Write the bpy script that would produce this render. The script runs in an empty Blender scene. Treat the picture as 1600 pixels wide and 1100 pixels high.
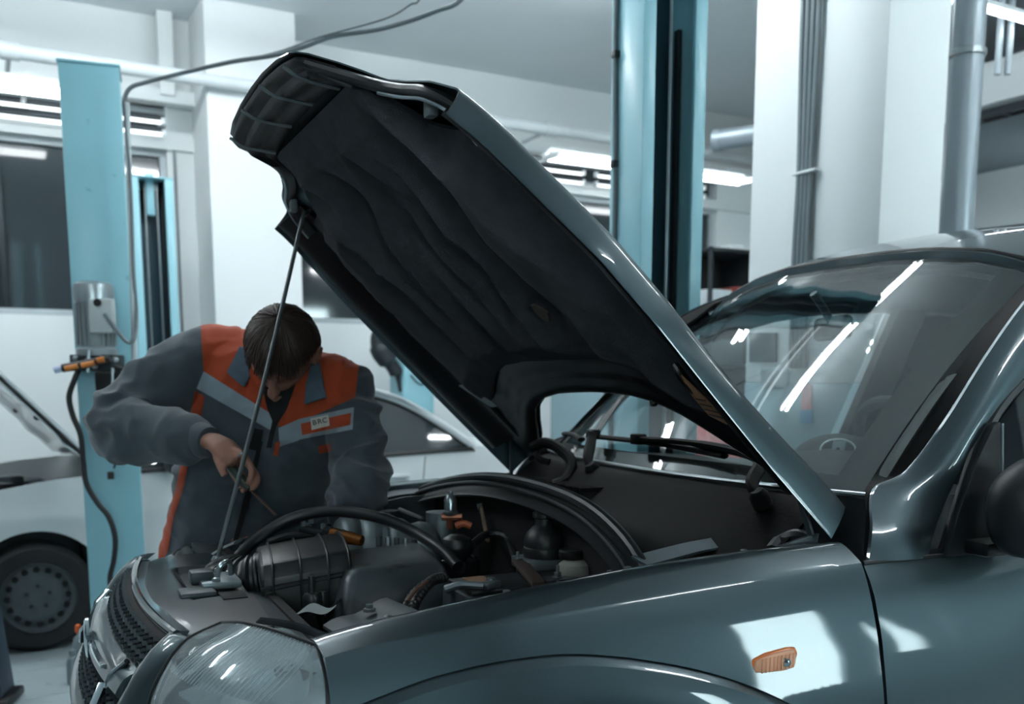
import bpy, bmesh, math, random
import numpy as np
from math import sin, cos, pi, radians, sqrt, exp, atan2, hypot
from mathutils import Vector, Matrix, noise
random.seed(7)
SC = bpy.context.scene
COL = SC.collection

# ------------------------------------------------------------------ camera, sky, exposure
FPX, HORIZON, PITCH, CAM_H = 1500.0, 592.0, 0.13548, 1.45
Y0 = HORIZON + FPX * math.tan(PITCH)          # principal point row of the (shifted) lens
cam_d = bpy.data.cameras.new('camera')
cam_d.sensor_width = 36.0
cam_d.lens = 36.0 * FPX / 1600.0
cam_d.shift_y = -(550.0 - Y0) / 1600.0
cam_d.clip_start = 0.05
cam_d.dof.use_dof = True
cam_d.dof.focus_distance = 1.95
cam_d.dof.aperture_fstop = 3.6
cam = bpy.data.objects.new('camera', cam_d)
cam.location = (0, 0, CAM_H)
cam.rotation_euler = (pi / 2 - PITCH, 0, 0)
COL.objects.link(cam)
SC.camera = cam
SC.view_settings.view_transform = 'Standard'
SC.view_settings.look = 'None'
SC.view_settings.gamma = 1.0
SC.view_settings.use_curve_mapping = False
SC.view_settings.exposure = 0.40
wd = bpy.data.worlds.new('overcast_sky')
SC.world = wd
wd.use_nodes = True
wd.node_tree.nodes['Background'].inputs[0].default_value = (0.88, 0.95, 1.0, 1)
wd.node_tree.nodes['Background'].inputs[1].default_value = 20.0
SC.cycles.max_bounces = 6; SC.cycles.diffuse_bounces = 3; SC.cycles.glossy_bounces = 4; SC.cycles.transparent_max_bounces = 12
SC.cycles.adaptive_threshold = 0.02
SC.cycles.caustics_reflective = False; SC.cycles.caustics_refractive = False
TUBE_POWER = 75.0                              # radiance of the fluorescent tubes

# ------------------------------------------------------------------ frames
PSI = radians(25.43); CAR_O = Vector((0.662, 1.915, 0))
ROOM = radians(29.0)
def rw(s, t, h=0.0):                           # room frame -> world
    return Vector((s * cos(ROOM) - t * sin(ROOM), s * sin(ROOM) + t * cos(ROOM), h))
def c2w(u, v, h=0.0):                          # car frame -> world
    return Vector((CAR_O.x + u * cos(PSI) - v * sin(PSI), CAR_O.y + u * sin(PSI) + v * cos(PSI), h))

# ------------------------------------------------------------------ materials
def srgb(r, g, b):
    return tuple(((x / 255 / 12.92) if x <= 10 else ((x / 255 + 0.055) / 1.055) ** 2.4) for x in (r, g, b)) + (1.0,)
MATS = {}
def mat(name, rgb, rough=0.5, metal=0.0, var=0.12, scale=8.0, bump=0.0, bscale=40.0, coat=0.0, coat_rough=0.05, spec=0.5, emit=None, sheen=0.0, wear=None):
    if name in MATS: return MATS[name]
    m = bpy.data.materials.new(name); m.use_nodes = True
    nt = m.node_tree; N = nt.nodes; L = nt.links
    b = N['Principled BSDF']
    col = srgb(*rgb)
    tc = N.new('ShaderNodeTexCoord'); nz = N.new('ShaderNodeTexNoise')
    nz.inputs['Scale'].default_value = scale; nz.inputs['Detail'].default_value = 5
    L.new(tc.outputs['Object'], nz.inputs['Vector'])
    mx = N.new('ShaderNodeMixRGB'); mx.blend_type = 'MIX'
    mx.inputs[1].default_value = tuple(x * (1 - var) for x in col[:3]) + (1,)
    mx.inputs[2].default_value = tuple(min(1, x * (1 + var)) for x in col[:3]) + (1,)
    L.new(nz.outputs['Fac'], mx.inputs[0])
    out = mx.outputs[0]
    if wear:                                    # (rgb, scale, threshold): dirt / rust patches with their own shape
        n2 = N.new('ShaderNodeTexNoise'); n2.inputs['Scale'].default_value = wear[1]; n2.inputs['Detail'].default_value = 8
        L.new(tc.outputs['Object'], n2.inputs['Vector'])
        rp = N.new('ShaderNodeValToRGB'); rp.color_ramp.elements[0].position = wear[2]; rp.color_ramp.elements[1].position = min(1, wear[2] + 0.08)
        L.new(n2.outputs['Fac'], rp.inputs[0])
        m2 = N.new('ShaderNodeMixRGB'); L.new(rp.outputs[0], m2.inputs[0]); L.new(out, m2.inputs[1]); m2.inputs[2].default_value = srgb(*wear[0])
        out = m2.outputs[0]
    L.new(out, b.inputs['Base Color'])
    b.inputs['Roughness'].default_value = rough; b.inputs['Metallic'].default_value = metal
    b.inputs['Specular IOR Level'].default_value = spec
    b.inputs['Coat Weight'].default_value = coat; b.inputs['Coat Roughness'].default_value = coat_rough
    b.inputs['Sheen Weight'].default_value = sheen
    if bump:
        n3 = N.new('ShaderNodeTexNoise'); n3.inputs['Scale'].default_value = bscale; n3.inputs['Detail'].default_value = 6
        L.new(tc.outputs['Object'], n3.inputs['Vector'])
        bp = N.new('ShaderNodeBump'); bp.inputs['Strength'].default_value = bump; bp.inputs['Distance'].default_value = 0.01
        L.new(n3.outputs['Fac'], bp.inputs['Height']); L.new(bp.outputs[0], b.inputs['Normal'])
    if emit:
        b.inputs['Emission Color'].default_value = srgb(*emit[0]); b.inputs['Emission Strength'].default_value = emit[1]
    MATS[name] = m
    return m
def glass(name, tint=(235, 245, 245), refl=1.0, rough=0.0, ior=1.5, haze=0.0, haze_rgb=(120, 135, 140)):
    """thin pane: transparent with fresnel reflection (and, optionally, a diffuse pale haze)"""
    if name in MATS: return MATS[name]
    m = bpy.data.materials.new(name); m.use_nodes = True
    nt = m.node_tree; N = nt.nodes; L = nt.links; N.clear()
    o = N.new('ShaderNodeOutputMaterial'); tr = N.new('ShaderNodeBsdfTransparent'); tr.inputs[0].default_value = srgb(*tint)
    gl = N.new('ShaderNodeBsdfGlossy'); gl.inputs['Roughness'].default_value = rough; gl.inputs[0].default_value = (1, 1, 1, 1)
    fr = N.new('ShaderNodeFresnel'); fr.inputs[0].default_value = ior
    ml = N.new('ShaderNodeMath'); ml.operation = 'MULTIPLY'; ml.inputs[1].default_value = refl; ml.use_clamp = True
    L.new(fr.outputs[0], ml.inputs[0])
    mx = N.new('ShaderNodeMixShader'); L.new(ml.outputs[0], mx.inputs[0])
    src = tr.outputs[0]
    if haze:
        df = N.new('ShaderNodeBsdfDiffuse'); df.inputs[0].default_value = srgb(*haze_rgb)
        tc = N.new('ShaderNodeTexCoord'); nz = N.new('ShaderNodeTexNoise'); nz.inputs['Scale'].default_value = 14; nz.inputs['Detail'].default_value = 6
        L.new(tc.outputs['Object'], nz.inputs[0])
        m3 = N.new('ShaderNodeMath'); m3.operation = 'MULTIPLY'; m3.inputs[1].default_value = haze * 2; L.new(nz.outputs['Fac'], m3.inputs[0])
        m2 = N.new('ShaderNodeMixShader'); L.new(m3.outputs[0], m2.inputs[0]); L.new(tr.outputs[0], m2.inputs[1]); L.new(df.outputs[0], m2.inputs[2])
        src = m2.outputs[0]
    L.new(src, mx.inputs[1]); L.new(gl.outputs[0], mx.inputs[2]); L.new(mx.outputs[0], o.inputs[0])
    MATS[name] = m
    return m

# ------------------------------------------------------------------ mesh building
def spline(pts, n=8, closed=False):
    """Catmull-Rom through pts (any dimension)"""
    P = [np.array(p, float) for p in pts]; out = []
    m = len(P); rng = range(m) if closed else range(m - 1)
    for i in rng:
        p0 = P[(i - 1) % m] if closed or i > 0 else 2 * P[0] - P[1]
        p1 = P[i]; p2 = P[(i + 1) % m]
        p3 = P[(i + 2) % m] if closed or i + 2 < m else 2 * P[-1] - P[-2]
        for k in range(n):
            t = k / n
            out.append(0.5 * ((2 * p1) + (-p0 + p2) * t + (2 * p0 - 5 * p1 + 4 * p2 - p3) * t * t + (-p0 + 3 * p1 - 3 * p2 + p3) * t ** 3))
    if not closed: out.append(P[-1])
    return out
def interp(x, xs, ys):
    return float(np.interp(x, xs, ys))
def sstep(a, b, x):
    t = min(1, max(0, (x - a) / (b - a))); return t * t * (3 - 2 * t)

class G:
    def __init__(self): self.v = []; self.f = []
    def add(self, vs, fs):
        o = len(self.v); self.v += [tuple(float(c) for c in p) for p in vs]; self.f += [tuple(i + o for i in f) for f in fs]; return self
    def box(self, c, s, rz=0.0, M=None):
        x, y, z = (a / 2 for a in s)
        vs = [Vector((sx * x, sy * y, sz * z)) for sz in (-1, 1) for sy in (-1, 1) for sx in (-1, 1)]
        R = M if M is not None else Matrix.Rotation(rz, 3, 'Z')
        vs = [R @ p + Vector(c) for p in vs]
        return self.add(vs, [(0, 2, 3, 1), (4, 5, 7, 6), (0, 1, 5, 4), (2, 6, 7, 3), (0, 4, 6, 2), (1, 3, 7, 5)])
    def hexa(self, b, t):
        """bottom quad, top quad (counter-clockwise from above)"""
        return self.add(list(b) + list(t), [(3, 2, 1, 0), (4, 5, 6, 7), (0, 1, 5, 4), (1, 2, 6, 5), (2, 3, 7, 6), (3, 0, 4, 7)])
    def tube(self, pts, r, n=10, caps=True, flat=1.0, up=None):
        P = [Vector(p) for p in pts]; m = len(P)
        rr = [float(q) for q in r] if isinstance(r, (list, tuple)) else [float(r)] * m
        T = []
        for i in range(m):
            d = P[min(i + 1, m - 1)] - P[max(i - 1, 0)]
            T.append(d.normalized() if d.length > 1e-9 else Vector((0, 0, 1)))
        a = Vector(up) if up else (Vector((0, 0, 1)) if abs(T[0].z) < 0.9 else Vector((1, 0, 0)))
        X = (a - a.dot(T[0]) * T[0]).normalized()
        vs = []; fs = []
        for i in range(m):
            X = X - X.dot(T[i]) * T[i]; X.normalize(); Y = T[i].cross(X)
            for k in range(n):
                th = 2 * pi * k / n
                vs.append(P[i] + rr[i] * (cos(th) * X * flat + sin(th) * Y))
        for i in range(m - 1):
            for k in range(n):
                fs.append((i * n + k, i * n + (k + 1) % n, (i + 1) * n + (k + 1) % n, (i + 1) * n + k))
        if caps:
            fs.append(tuple(range(n))[::-1]); fs.append(tuple((m - 1) * n + k for k in range(n)))
        return self.add(vs, fs)
    def lathe(self, prof, o=(0, 0, 0), axis=(0, 0, 1), n=16, cap=True):
        """prof: (radius, height) pairs along the axis"""
        A = Vector(axis).normalized(); a = Vector((1, 0, 0)) if abs(A.x) < 0.9 else Vector((0, 1, 0))
        X = (a - a.dot(A) * A).normalized(); Y = A.cross(X); O = Vector(o)
        vs = [O + A * h + r * (cos(2 * pi * k / n) * X + sin(2 * pi * k / n) * Y) for r, h in prof for k in range(n)]
        m = len(prof)
        fs = [(i * n + k, i * n + (k + 1) % n, (i + 1) * n + (k + 1) % n, (i + 1) * n + k) for i in range(m - 1) for k in range(n)]
        if cap: fs += [tuple(range(n))[::-1], tuple((m - 1) * n + k for k in range(n))]
        return self.add(vs, fs)
    def prism(self, poly, fn0, fn1):
        """poly of 2-D points, fn0/fn1 map one to the bottom / the top 3-D point"""
        n = len(poly)
        vs = [fn0(*p) for p in poly] + [fn1(*p) for p in poly]
        fs = [tuple(range(n))[::-1], tuple(range(n, 2 * n))] + [(k, (k + 1) % n, n + (k + 1) % n, n + k) for k in range(n)]
        return self.add(vs, fs)
    def grid(self, fn, ns, nt, closed_s=False):
        vs = [fn(i / ns, j / nt) for j in range(nt + 1) for i in range(ns + (0 if closed_s else 1))]
        w = ns + (0 if closed_s else 1)
        fs = [(j * w + i, j * w + (i + 1) % w, (j + 1) * w + (i + 1) % w, (j + 1) * w + i) for j in range(nt) for i in range(ns)]
        return self.add(vs, fs)
    def slab(self, fn, ns, nt, off):
        """thick sheet: fn(s,t) and the same offset by vector off (or off(s,t))"""
        o = off if callable(off) else (lambda s, t: off)
        a = [[Vector(fn(i / ns, j / nt)) for i in range(ns + 1)] for j in range(nt + 1)]
        w = ns + 1; n = w * (nt + 1)
        vs = [p for r in a for p in r] + [a[j][i] + Vector(o(i / ns, j / nt)) for j in range(nt + 1) for i in range(w)]
        fs = []
        for j in range(nt):
            for i in range(ns):
                q = (j * w + i, j * w + i + 1, (j + 1) * w + i + 1, (j + 1) * w + i)
                fs.append(q); fs.append(tuple(n + k for k in q[::-1]))
        ring = [i for i in range(w)] + [j * w + ns for j in range(1, nt + 1)] + [nt * w + i for i in range(ns - 1, -1, -1)] + [j * w for j in range(nt - 1, 0, -1)]
        for k in range(len(ring)):
            p, q = ring[k], ring[(k + 1) % len(ring)]
            fs.append((q, p, n + p, n + q))
        return self.add(vs, fs)
    def build(self, name, m, parent=None, bevel=0.0, seg=2, sharp=35, fix=True, loc=None, smooth=True):
        me = bpy.data.meshes.new(name); me.from_pydata(self.v, [], self.f)
        if fix or bevel:
            bm = bmesh.new(); bm.from_mesh(me)
            if fix: bmesh.ops.recalc_face_normals(bm, faces=bm.faces)
            if bevel:
                es = [e for e in bm.edges if len(e.link_faces) == 2 and e.calc_face_angle(0) > 0.5]
                bmesh.ops.bevel(bm, geom=es, offset=bevel, segments=seg, profile=0.5, affect='EDGES', clamp_overlap=True)
            bm.to_mesh(me); bm.free()
        if smooth:
            me.polygons.foreach_set('use_smooth', [True] * len(me.polygons))
            me.set_sharp_from_angle(angle=radians(sharp))
        me.materials.append(m)
        o = bpy.data.objects.new(name, me); COL.objects.link(o)
        if parent: o.parent = parent
        if loc is not None: o.location = loc
        return o

def empty(name, loc=(0, 0, 0), rz=0.0):
    o = bpy.data.objects.new(name, None); o.location = loc; o.rotation_euler = (0, 0, rz); o.empty_display_size = 0.2
    COL.objects.link(o); return o
def tag(o, label=None, cat=None, group=None, kind=None):
    if label: o['label'] = label
    if cat: o['category'] = cat
    if group: o['group'] = group
    if kind: o['kind'] = kind
    return o
def clone(o, parent=None, **kw):
    c = o.copy(); COL.objects.link(c); c.parent = parent
    for ch in [x for x in COL.objects if x.parent == o]: clone(ch, c)
    return c
def text_mesh(s, size, name='text'):
    cu = bpy.data.curves.new(name, 'FONT'); cu.body = s; cu.size = size; cu.align_x = 'CENTER'; cu.align_y = 'CENTER'; cu.extrude = size * 0.02
    t = bpy.data.objects.new(name, cu); COL.objects.link(t)
    dg = bpy.context.evaluated_depsgraph_get()
    me = bpy.data.meshes.new_from_object(t.evaluated_get(dg))
    bpy.data.objects.remove(t)
    return me
def remesh(o, voxel, smooth_it=0):
    md = o.modifiers.new('r', 'REMESH'); md.mode = 'VOXEL'; md.voxel_size = voxel; md.use_smooth_shade = True
    if smooth_it:
        s = o.modifiers.new('s', 'SMOOTH'); s.iterations = smooth_it; s.factor = 0.5
    dg = bpy.context.evaluated_depsgraph_get(); dg.update()
    me = bpy.data.meshes.new_from_object(o.evaluated_get(dg))
    o.modifiers.clear(); old = o.data; mats = list(old.materials)
    o.data = me
    me.materials.clear()
    for m in mats: me.materials.append(m)
    bpy.data.meshes.remove(old)
    me.polygons.foreach_set('use_smooth', [True] * len(me.polygons))
    return o

# ================================================================== ROOM
def px(x, y, D):                               # a photo pixel at world depth D -> the place in the hall it shows
    rx, ry, rz = (x - 800) / FPX, 0.0, 0.0
    k = (Y0 - y) / FPX
    d = Vector((rx, k * sin(PITCH) + cos(PITCH), k * cos(PITCH) - sin(PITCH)))
    return Vector((0, 0, CAM_H)) + d * (D / d.y)
M_WALL = mat('white_wall_paint', (226, 232, 233), 0.85, var=0.03, scale=2.0, bump=0.05, bscale=60)
M_COLUMN = mat('white_column_paint', (232, 237, 238), 0.7, var=0.03, scale=2.0)
M_DARKWALL = mat('fill_cut_grey', (92, 102, 108), 0.7, var=0.06, scale=2.0)  # dark tone given to the unseen walls to cut fill light
M_DADO = mat('teal_dado_paint', (150, 176, 184), 0.6, var=0.05, scale=3.0, bump=0.05)
M_CEIL = mat('ceiling_paint', (226, 233, 236), 0.9, var=0.05, scale=1.2, bump=0.04, bscale=30)
M_GROUT = mat('dark_grout', (90, 98, 100), 0.8, var=0.2)
M_TILE = mat('grey_floor_tile', (168, 182, 186), 0.35, var=0.12, scale=5.0, wear=((120, 132, 136), 9.0, 0.62))
M_WFRAME = mat('window_frame_grey', (170, 180, 184), 0.5, var=0.05)
M_WPANE = mat('dark_window_glass', (52, 60, 64), 0.06, var=0.15, scale=0.7, coat=0.6)
M_TEAL = mat('teal_lift_paint', (140, 192, 204), 0.42, var=0.10, scale=3.0, bump=0.03, bscale=120, coat=0.25, coat_rough=0.2, wear=((112, 164, 178), 14.0, 0.70))
M_PIPE = mat('grey_pipe', (148, 160, 167), 0.35, metal=0.3, var=0.08, scale=4)
M_CABLE = mat('grey_cable', (105, 115, 120), 0.5, var=0.1)
M_BLACKC = mat('black_rubber', (22, 25, 27), 0.45, var=0.2, scale=20)
M_STEEL = mat('zinc_steel', (165, 175, 178), 0.3, metal=0.9, var=0.1, scale=20)
M_TUBE = mat('fluorescent_tube', (245, 250, 252), 0.4, emit=((244, 250, 253), TUBE_POWER))
M_TUBE_DIM = mat('slim_fluorescent_tube', (245, 250, 252), 0.4, emit=((244, 250, 253), 1.7))
M_TUBE_MID = mat('hanging_fluorescent_tube', (245, 250, 252), 0.4, emit=((244, 250, 253), 12.0))
M_LAMPW = mat('white_lamp_housing', (228, 234, 236), 0.4, var=0.03)
M_DARKMETAL = mat('dark_steel', (48, 54, 58), 0.45, metal=0.6, var=0.15, scale=12)
M_BLACK = mat('black_plastic', (16, 18, 20), 0.42, var=0.25, scale=30, bump=0.06, bscale=150)

def room_box(name, s0, s1, t0, t1, h0, h1, m, parent=None, bevel=0.0):
    """box aligned with the hall; the object's origin is the middle of its foot"""
    c = rw((s0 + s1) / 2, (t0 + t1) / 2, h0)
    o = G().box((0, 0, (h1 - h0) / 2), (s1 - s0, t1 - t0, h1 - h0)).build(name, m, bevel=bevel, smooth=False)
    if parent:
        o.parent = parent; c = parent.matrix_basis.inverted() @ c
        o.location = c
    else:
        o.location = c; o.rotation_euler = (0, 0, ROOM)
    return o
S0, S1, T0, T1, HC = -4.0, 9.0, -4.5, 8.55, 4.34
fl = tag(room_box('floor', S0 - .3, S1 + .3, T0 - .3, T1 + .3, -0.1, 0.0, M_GROUT), 'pale grey tiled workshop floor with dark joints', kind='structure')
tile_me = None
for i in range(9):
    for j in range(9):
        g = G().box((0, 0, 0.003), (0.442, 0.442, 0.006)) if tile_me is None else None
        if g:
            o = g.build('floor_tile', M_TILE, bevel=0.002, seg=1); tile_me = o.data
        else:
            o = bpy.data.objects.new('floor_tile', tile_me); COL.objects.link(o)
        o.parent = fl
        o.location = fl.matrix_basis.inverted() @ (Matrix.Translation(rw(-1.6 + i * .45, 3.2 + j * .45, 0)) @ Vector((0, 0, 0)))
        o.location.x += 0; o.location = Vector((-1.6 + i * .45 - (S0 + S1) / 2, 3.2 + j * .45 - (T0 + T1) / 2, 0.1 + random.uniform(-.0008, .0008)))
# rest of the floor, too far under the cars to pick tiles apart
tf = mat('grey_floor_field', (160, 174, 178), 0.4, var=0.1, scale=4)
for (a, b, c, d) in ((S0, -1.84, T0, T1), (2.24, S1, T0, T1), (-1.84, 2.24, T0, 2.96), (-1.84, 2.24, 7.04, T1)):
    o = room_box('floor_field', a, b, c, d, 0.0, 0.005, tf)
    o.parent = fl; o.rotation_euler = (0, 0, 0)
    o.location = ((a + b) / 2 - (S0 + S1) / 2, (c + d) / 2 - (T0 + T1) / 2, 0.1)
tag(room_box('ceiling', S0 - .3, S1 + .3, T0 - .3, T1 + .3, HC, HC + .2, M_CEIL), 'plain grey plastered ceiling', kind='structure')
# --- back wall with two window bands
WB = T1
wb = room_box('wall_back', S0, S1, WB, WB + .25, 0, 1.95, M_WALL); tag(wb, 'white back wall with window bands', kind='structure')
def wchild(s0, s1, t0, t1, h0, h1, m=M_WALL, name='wall_piece', par=wb, ref=((S0 + S1) / 2, WB + .125, 0)):
    o = G().box((0, 0, (h1 - h0) / 2), (s1 - s0, t1 - t0, h1 - h0)).build(name, m, smooth=False)
    o.parent = par; o.location = ((s0 + s1) / 2 - ref[0], (t0 + t1) / 2 - ref[1], h0 - ref[2]); return o
wchild(S0, S1, WB, WB + .25, 3.65, HC)
wchild(S0, S1, WB - .04, WB + .25, 3.31, 3.41, name='transom_beam')
wchild(S0, S1, WB - .14, WB + .2, 3.65, 3.75, name='lintel_ledge')
for (a, b) in ((S0, -3.5), (1.5, 2.45), (7.35, S1)):
    wchild(a, b, WB, WB + .25, 1.95, 3.31); wchild(a, b, WB, WB + .25, 3.41, 3.65)
wchild(5.2, S1, WB - .03, WB, 0, 1.43, M_DADO, 'dado')
def window(n, s0, s1, h0, h1, nm):
    w = empty('window_%d' % n, rw((s0 + s1) / 2, WB + .08, h0), ROOM); tag(w, kind='structure')
    w['label'] = 'dark window band in the back wall, bay %d' % n
    W = s1 - s0; Hh = h1 - h0; fw = 0.05
    for (x, z, a, b) in ((0, fw / 2, W, fw), (0, Hh - fw / 2, W, fw), (-W / 2 + fw / 2, Hh / 2, fw, Hh - 2 * fw), (W / 2 - fw / 2, Hh / 2, fw, Hh - 2 * fw)):
        G().box((x, 0, z), (a, .07, b)).build('window_frame', M_WFRAME, w, bevel=.004)
    for k in range(1, nm):
        G().box((-W / 2 + W * k / nm, 0, Hh / 2), (.045, .06, Hh - .1)).build('mullion', M_DARKMETAL, w, bevel=.004)
    for k in range(nm):
        G().box((-W / 2 + W * (k + .5) / nm, .02, Hh / 2), (W / nm - .04, .012, Hh - .08)).build('pane', M_WPANE, w, smooth=False)
    return w
window(1, -3.5, 1.5, 1.95, 3.31, 4); window(2, 2.45, 7.35, 1.95, 3.31, 4)
window(3, -3.5, 1.5, 3.41, 3.65, 4); window(4, 2.45, 7.35, 3.41, 3.65, 4)
# --- the other walls; the front one (behind the camera) has daylight windows
tag(room_box('wall_left', S0 - .25, S0, T0, T1, 0, HC, M_DARKWALL), 'side wall out of view, darkened to cut fill light', kind='structure')
wr = tag(room_box('wall_right', S1, S1 + .25, T0, T1, 0, HC, M_WALL), 'pale side wall beyond the mezzanine', kind='structure')
wf = tag(room_box('wall_front', S0, S1, T0 - .25, T0, 0, 0.9, M_DARKWALL), 'front wall with daylight windows', kind='structure')
WREF = ((S0 + S1) / 2, T0 - .125, 0)
FW = [(-2.1, -1.3), (5.00, 6.15), (6.42, 7.3)]  # first window is added to brighten the headlamp reflectors
wchild(S0, S1, T0 - .25, T0, 3.1, HC, M_DARKWALL, par=wf, ref=WREF)
ed = [S0] + [x for w in FW for x in w] + [S1]
for a, b in zip(ed[0::2], ed[1::2]): wchild(a, b, T0 - .25, T0, 0.9, 3.1, M_DARKWALL, par=wf, ref=WREF)
M_CLEAR = glass('clear_window_glass')
for k, (a, b) in enumerate(FW):
    w = empty('window_%d' % (5 + k), rw((a + b) / 2, T0 - .1, 0.9), ROOM); tag(w, 'tall daylight window in the front wall', kind='structure')
    W, Hh = b - a, 2.2
    for (x, z, p, q) in ((0, .03, W, .06), (0, Hh - .03, W, .06), (-W / 2 + .03, Hh / 2, .06, Hh), (W / 2 - .03, Hh / 2, .06, Hh)):
        G().box((x, 0, z), (p, .07, q)).build('window_frame', M_WFRAME, w, bevel=.004)
    G().box((0, 0, Hh / 2), (W - .1, .008, Hh - .1)).build('pane', M_CLEAR, w, smooth=False)
# --- white pillar on the back wall, with its little conduit
p = tag(room_box('wall_pillar', 1.71, 2.42, 7.95, 8.56, 0, HC, M_COLUMN), 'broad white pillar against the back wall left of the raised hood', kind='structure')
tag(G().tube([rw(1.55, 8.5, .9), rw(1.55, 8.5, 3.3)], .012, 8).build('conduit', M_CABLE), 'thin grey conduit running up beside the white pillar', 'conduit')
tag(G().box((0, 0, .32), (.12, .08, .64)).build('wall_stub', M_COLUMN, bevel=.01, loc=rw(1.5, 8.42, 3.7)), 'short white pier above the window by the pillar', kind='structure').rotation_euler = (0, 0, ROOM)
# --- long pipe under the ceiling
pp = empty('heating_pipe', rw(2, 7.86, 0)); tag(pp, 'long pale pipe running along the back wall under the ceiling', 'pipe')
o = pp.location
M_PIPEW = mat('white_painted_pipe', (205, 213, 216), 0.45, var=0.05)
G().tube([rw(S0 + .1, 7.86, 3.71) - o, rw(8.8, 7.86, 3.71) - o], .05, 14).build('pipe_run', M_PIPEW, pp)
for s in (-2, 0.3, 3.1, 4.7, 6.6):
    a = rw(s, 7.86, 3.71) - o; b = rw(s + .12, 7.86, 3.71) - o
    G().tube([a, b], .062, 14).build('pipe_coupling', M_PIPEW, pp)
    G().box(rw(s + .06, 8.13, 3.71) - o, (.03, .5, .03), ROOM).build('pipe_bracket', M_PIPEW, pp)
# --- twin-tube battens over the windows
def batten(name, label, loc, rz, L, twin=True, cat='ceiling lamp', group=None, hang=0.0, width=.10, tm=None):
    e = empty(name, loc, rz); tag(e, label, cat, group)
    G().box((0, 0, .040), (L, min(.05, width * .5), .03)).build('housing', M_DARKMETAL if tm is M_TUBE_DIM else M_LAMPW, e, bevel=.006)
    for y in ((-width * .3, width * .3) if twin else (0,)):
        G().tube([(-L / 2 + .03, y, 0), (L / 2 - .03, y, 0)], .014, 8).build('tube', tm or M_TUBE, e)
    for sx in (-1, 1):
        G().box((sx * (L / 2 - .012), 0, .012), (.03, width * .95, .05)).build('end_cap', M_LAMPW, e, bevel=.005)
    if hang:
        for sx in (-.36, .36):
            G().tube([(sx * L, 0, .05), (sx * L, 0, .05 + hang)], .006, 6).build('hanger', M_LAMPW, e)
    return e
ord_ = ['first', 'second', 'third', 'fourth', 'fifth', 'sixth']
k = 0
for s in (-0.7, 0.75, 3.2, 4.75, 6.3):
    for h in (3.475, 3.385):
        e = batten('wall_batten', '%s fluorescent batten from the left over the back windows, %s row' % (ord_[[-0.7, 0.75, 3.2, 4.75, 6.3].index(s)], 'upper' if h > 3.45 else 'lower'),
                   rw(s, 8.36, h), ROOM, 1.42, twin=False, group='fluorescent battens along the back windows', width=.05, tm=M_TUBE_DIM)
for s, nm in ((-0.45, 'wide bright ceiling lamp at the left edge of the photo'), (5.75, 'wide bright ceiling lamp half hidden by the right lift post')):
    e = batten('hanging_lamp', nm, rw(s, 7.6, 3.40), ROOM, 2.3, True, group='wide lamps hanging by the back wall', width=.26, tm=M_TUBE_MID)
    for sx in (-.9, .9): G().box((sx, .36, .10), (.03, .74, .02)).build('wall_arm', M_LAMPW, e)
    G().slab(lambda a, b: ((a - .5) * 2.3, -.16 + .32 * b, .085 - .05 * abs(2 * b - 1)), 2, 4, (0, 0, .012)).build('reflector', M_LAMPW, e)
# unseen ceiling rows carrying the main light; near-corner pair added as front fill
for nm, s, t, ln in (('over the far left bay', -2.3, 4.2, 1.5), ('over the left bay near the back wall', -1.8, 6.4, 1.5), ('above the second lift post', 0.9, 6.3, 1.5), ('above the back wall machine', 3.6, 5.6, 1.5),
                     ('over the near left corner, added as front fill', -2.2, -1.6, 1.2), ('over the near right corner, added as front fill', 3.6, -1.8, 1.2),  ('right of the drain pipe', 4.7, .9, 1.5)):
    batten('ceiling_batten', 'twin tube lamp under the ceiling ' + nm, rw(s, t, 4.1), ROOM, ln, group='ceiling lamps over the bays', hang=.17, width=.18)
batten('ceiling_batten', 'long twin tube lamp over the dark car, mirrored in its windscreen', rw(2.3, 3.80, 4.05), ROOM - radians(16), 2.0, group='ceiling lamps over the bays', hang=.22, width=.16)
batten('ceiling_batten', 'second twin tube lamp beyond it, mirrored as two thin lines', rw(1.84, 4.46, 4.05), ROOM - radians(16), 1.7, group='ceiling lamps over the bays', hang=.22, width=.22, tm=M_TUBE_DIM)
batten('ceiling_batten', 'low tube lamp mirrored in the side window of the white car', rw(5.75, .8, 3.3), ROOM, 1.2, twin=False, group='ceiling lamps over the bays', hang=.97, width=.1)
e = batten('ceiling_batten', 'tube lamp crossing the upper right corner of the photo', (2.95, 6.03, 3.575), ROOM, 1.5, twin=False, group='ceiling lamps over the bays', hang=.7, width=.08, tm=M_TUBE_MID)

# --- the big white column on the right, teal-painted foot, posters, cables
cb = rw(3.73, 3.44, 0)
cl = empty('wall_column', cb, ROOM); tag(cl, 'big square white column with a teal painted foot', kind='structure')
G().box((0, 0, (HC + 1.43) / 2), (.40, .82, HC - 1.43)).build('column_shaft', M_COLUMN, cl, bevel=.008)
G().box((0, 0, .715), (.404, .824, 1.43)).build('column_foot', M_DADO, cl, bevel=.008)
cbl = empty('cable_bundle', rw(3.508, 3.455, 0), ROOM); tag(cbl, 'bundle of grey cables running up the white column', 'cables')
for i in range(4):
    pts = spline([(0.0, .045 - i * .03, 1.5), (-.004, .05 - i * .027, 2.0), (-.002, .042 - i * .025, 2.45), (-.004, .055 - i * .034, 3.2), (0, .05 - i * .03, HC - .02)], 6)
    G().tube(pts, .0135, 8).build('cable', M_CABLE, cbl)
for h in (1.9, 2.42, 3.3): G().box((-.004, 0, h), (.036, .15, .012)).build('cable_tie', M_LAMPW, cbl, bevel=.002)
pl = px(1480, 592, 4.65)
dp = empty('drain_pipe', (pl.x, pl.y, 0)); tag(dp, 'thick grey drain pipe standing beside the white column', 'pipe')
G().tube([(0, 0, 0.01), (0, 0, HC)], .074, 24).build('pipe_run', M_PIPE, dp)
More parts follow.
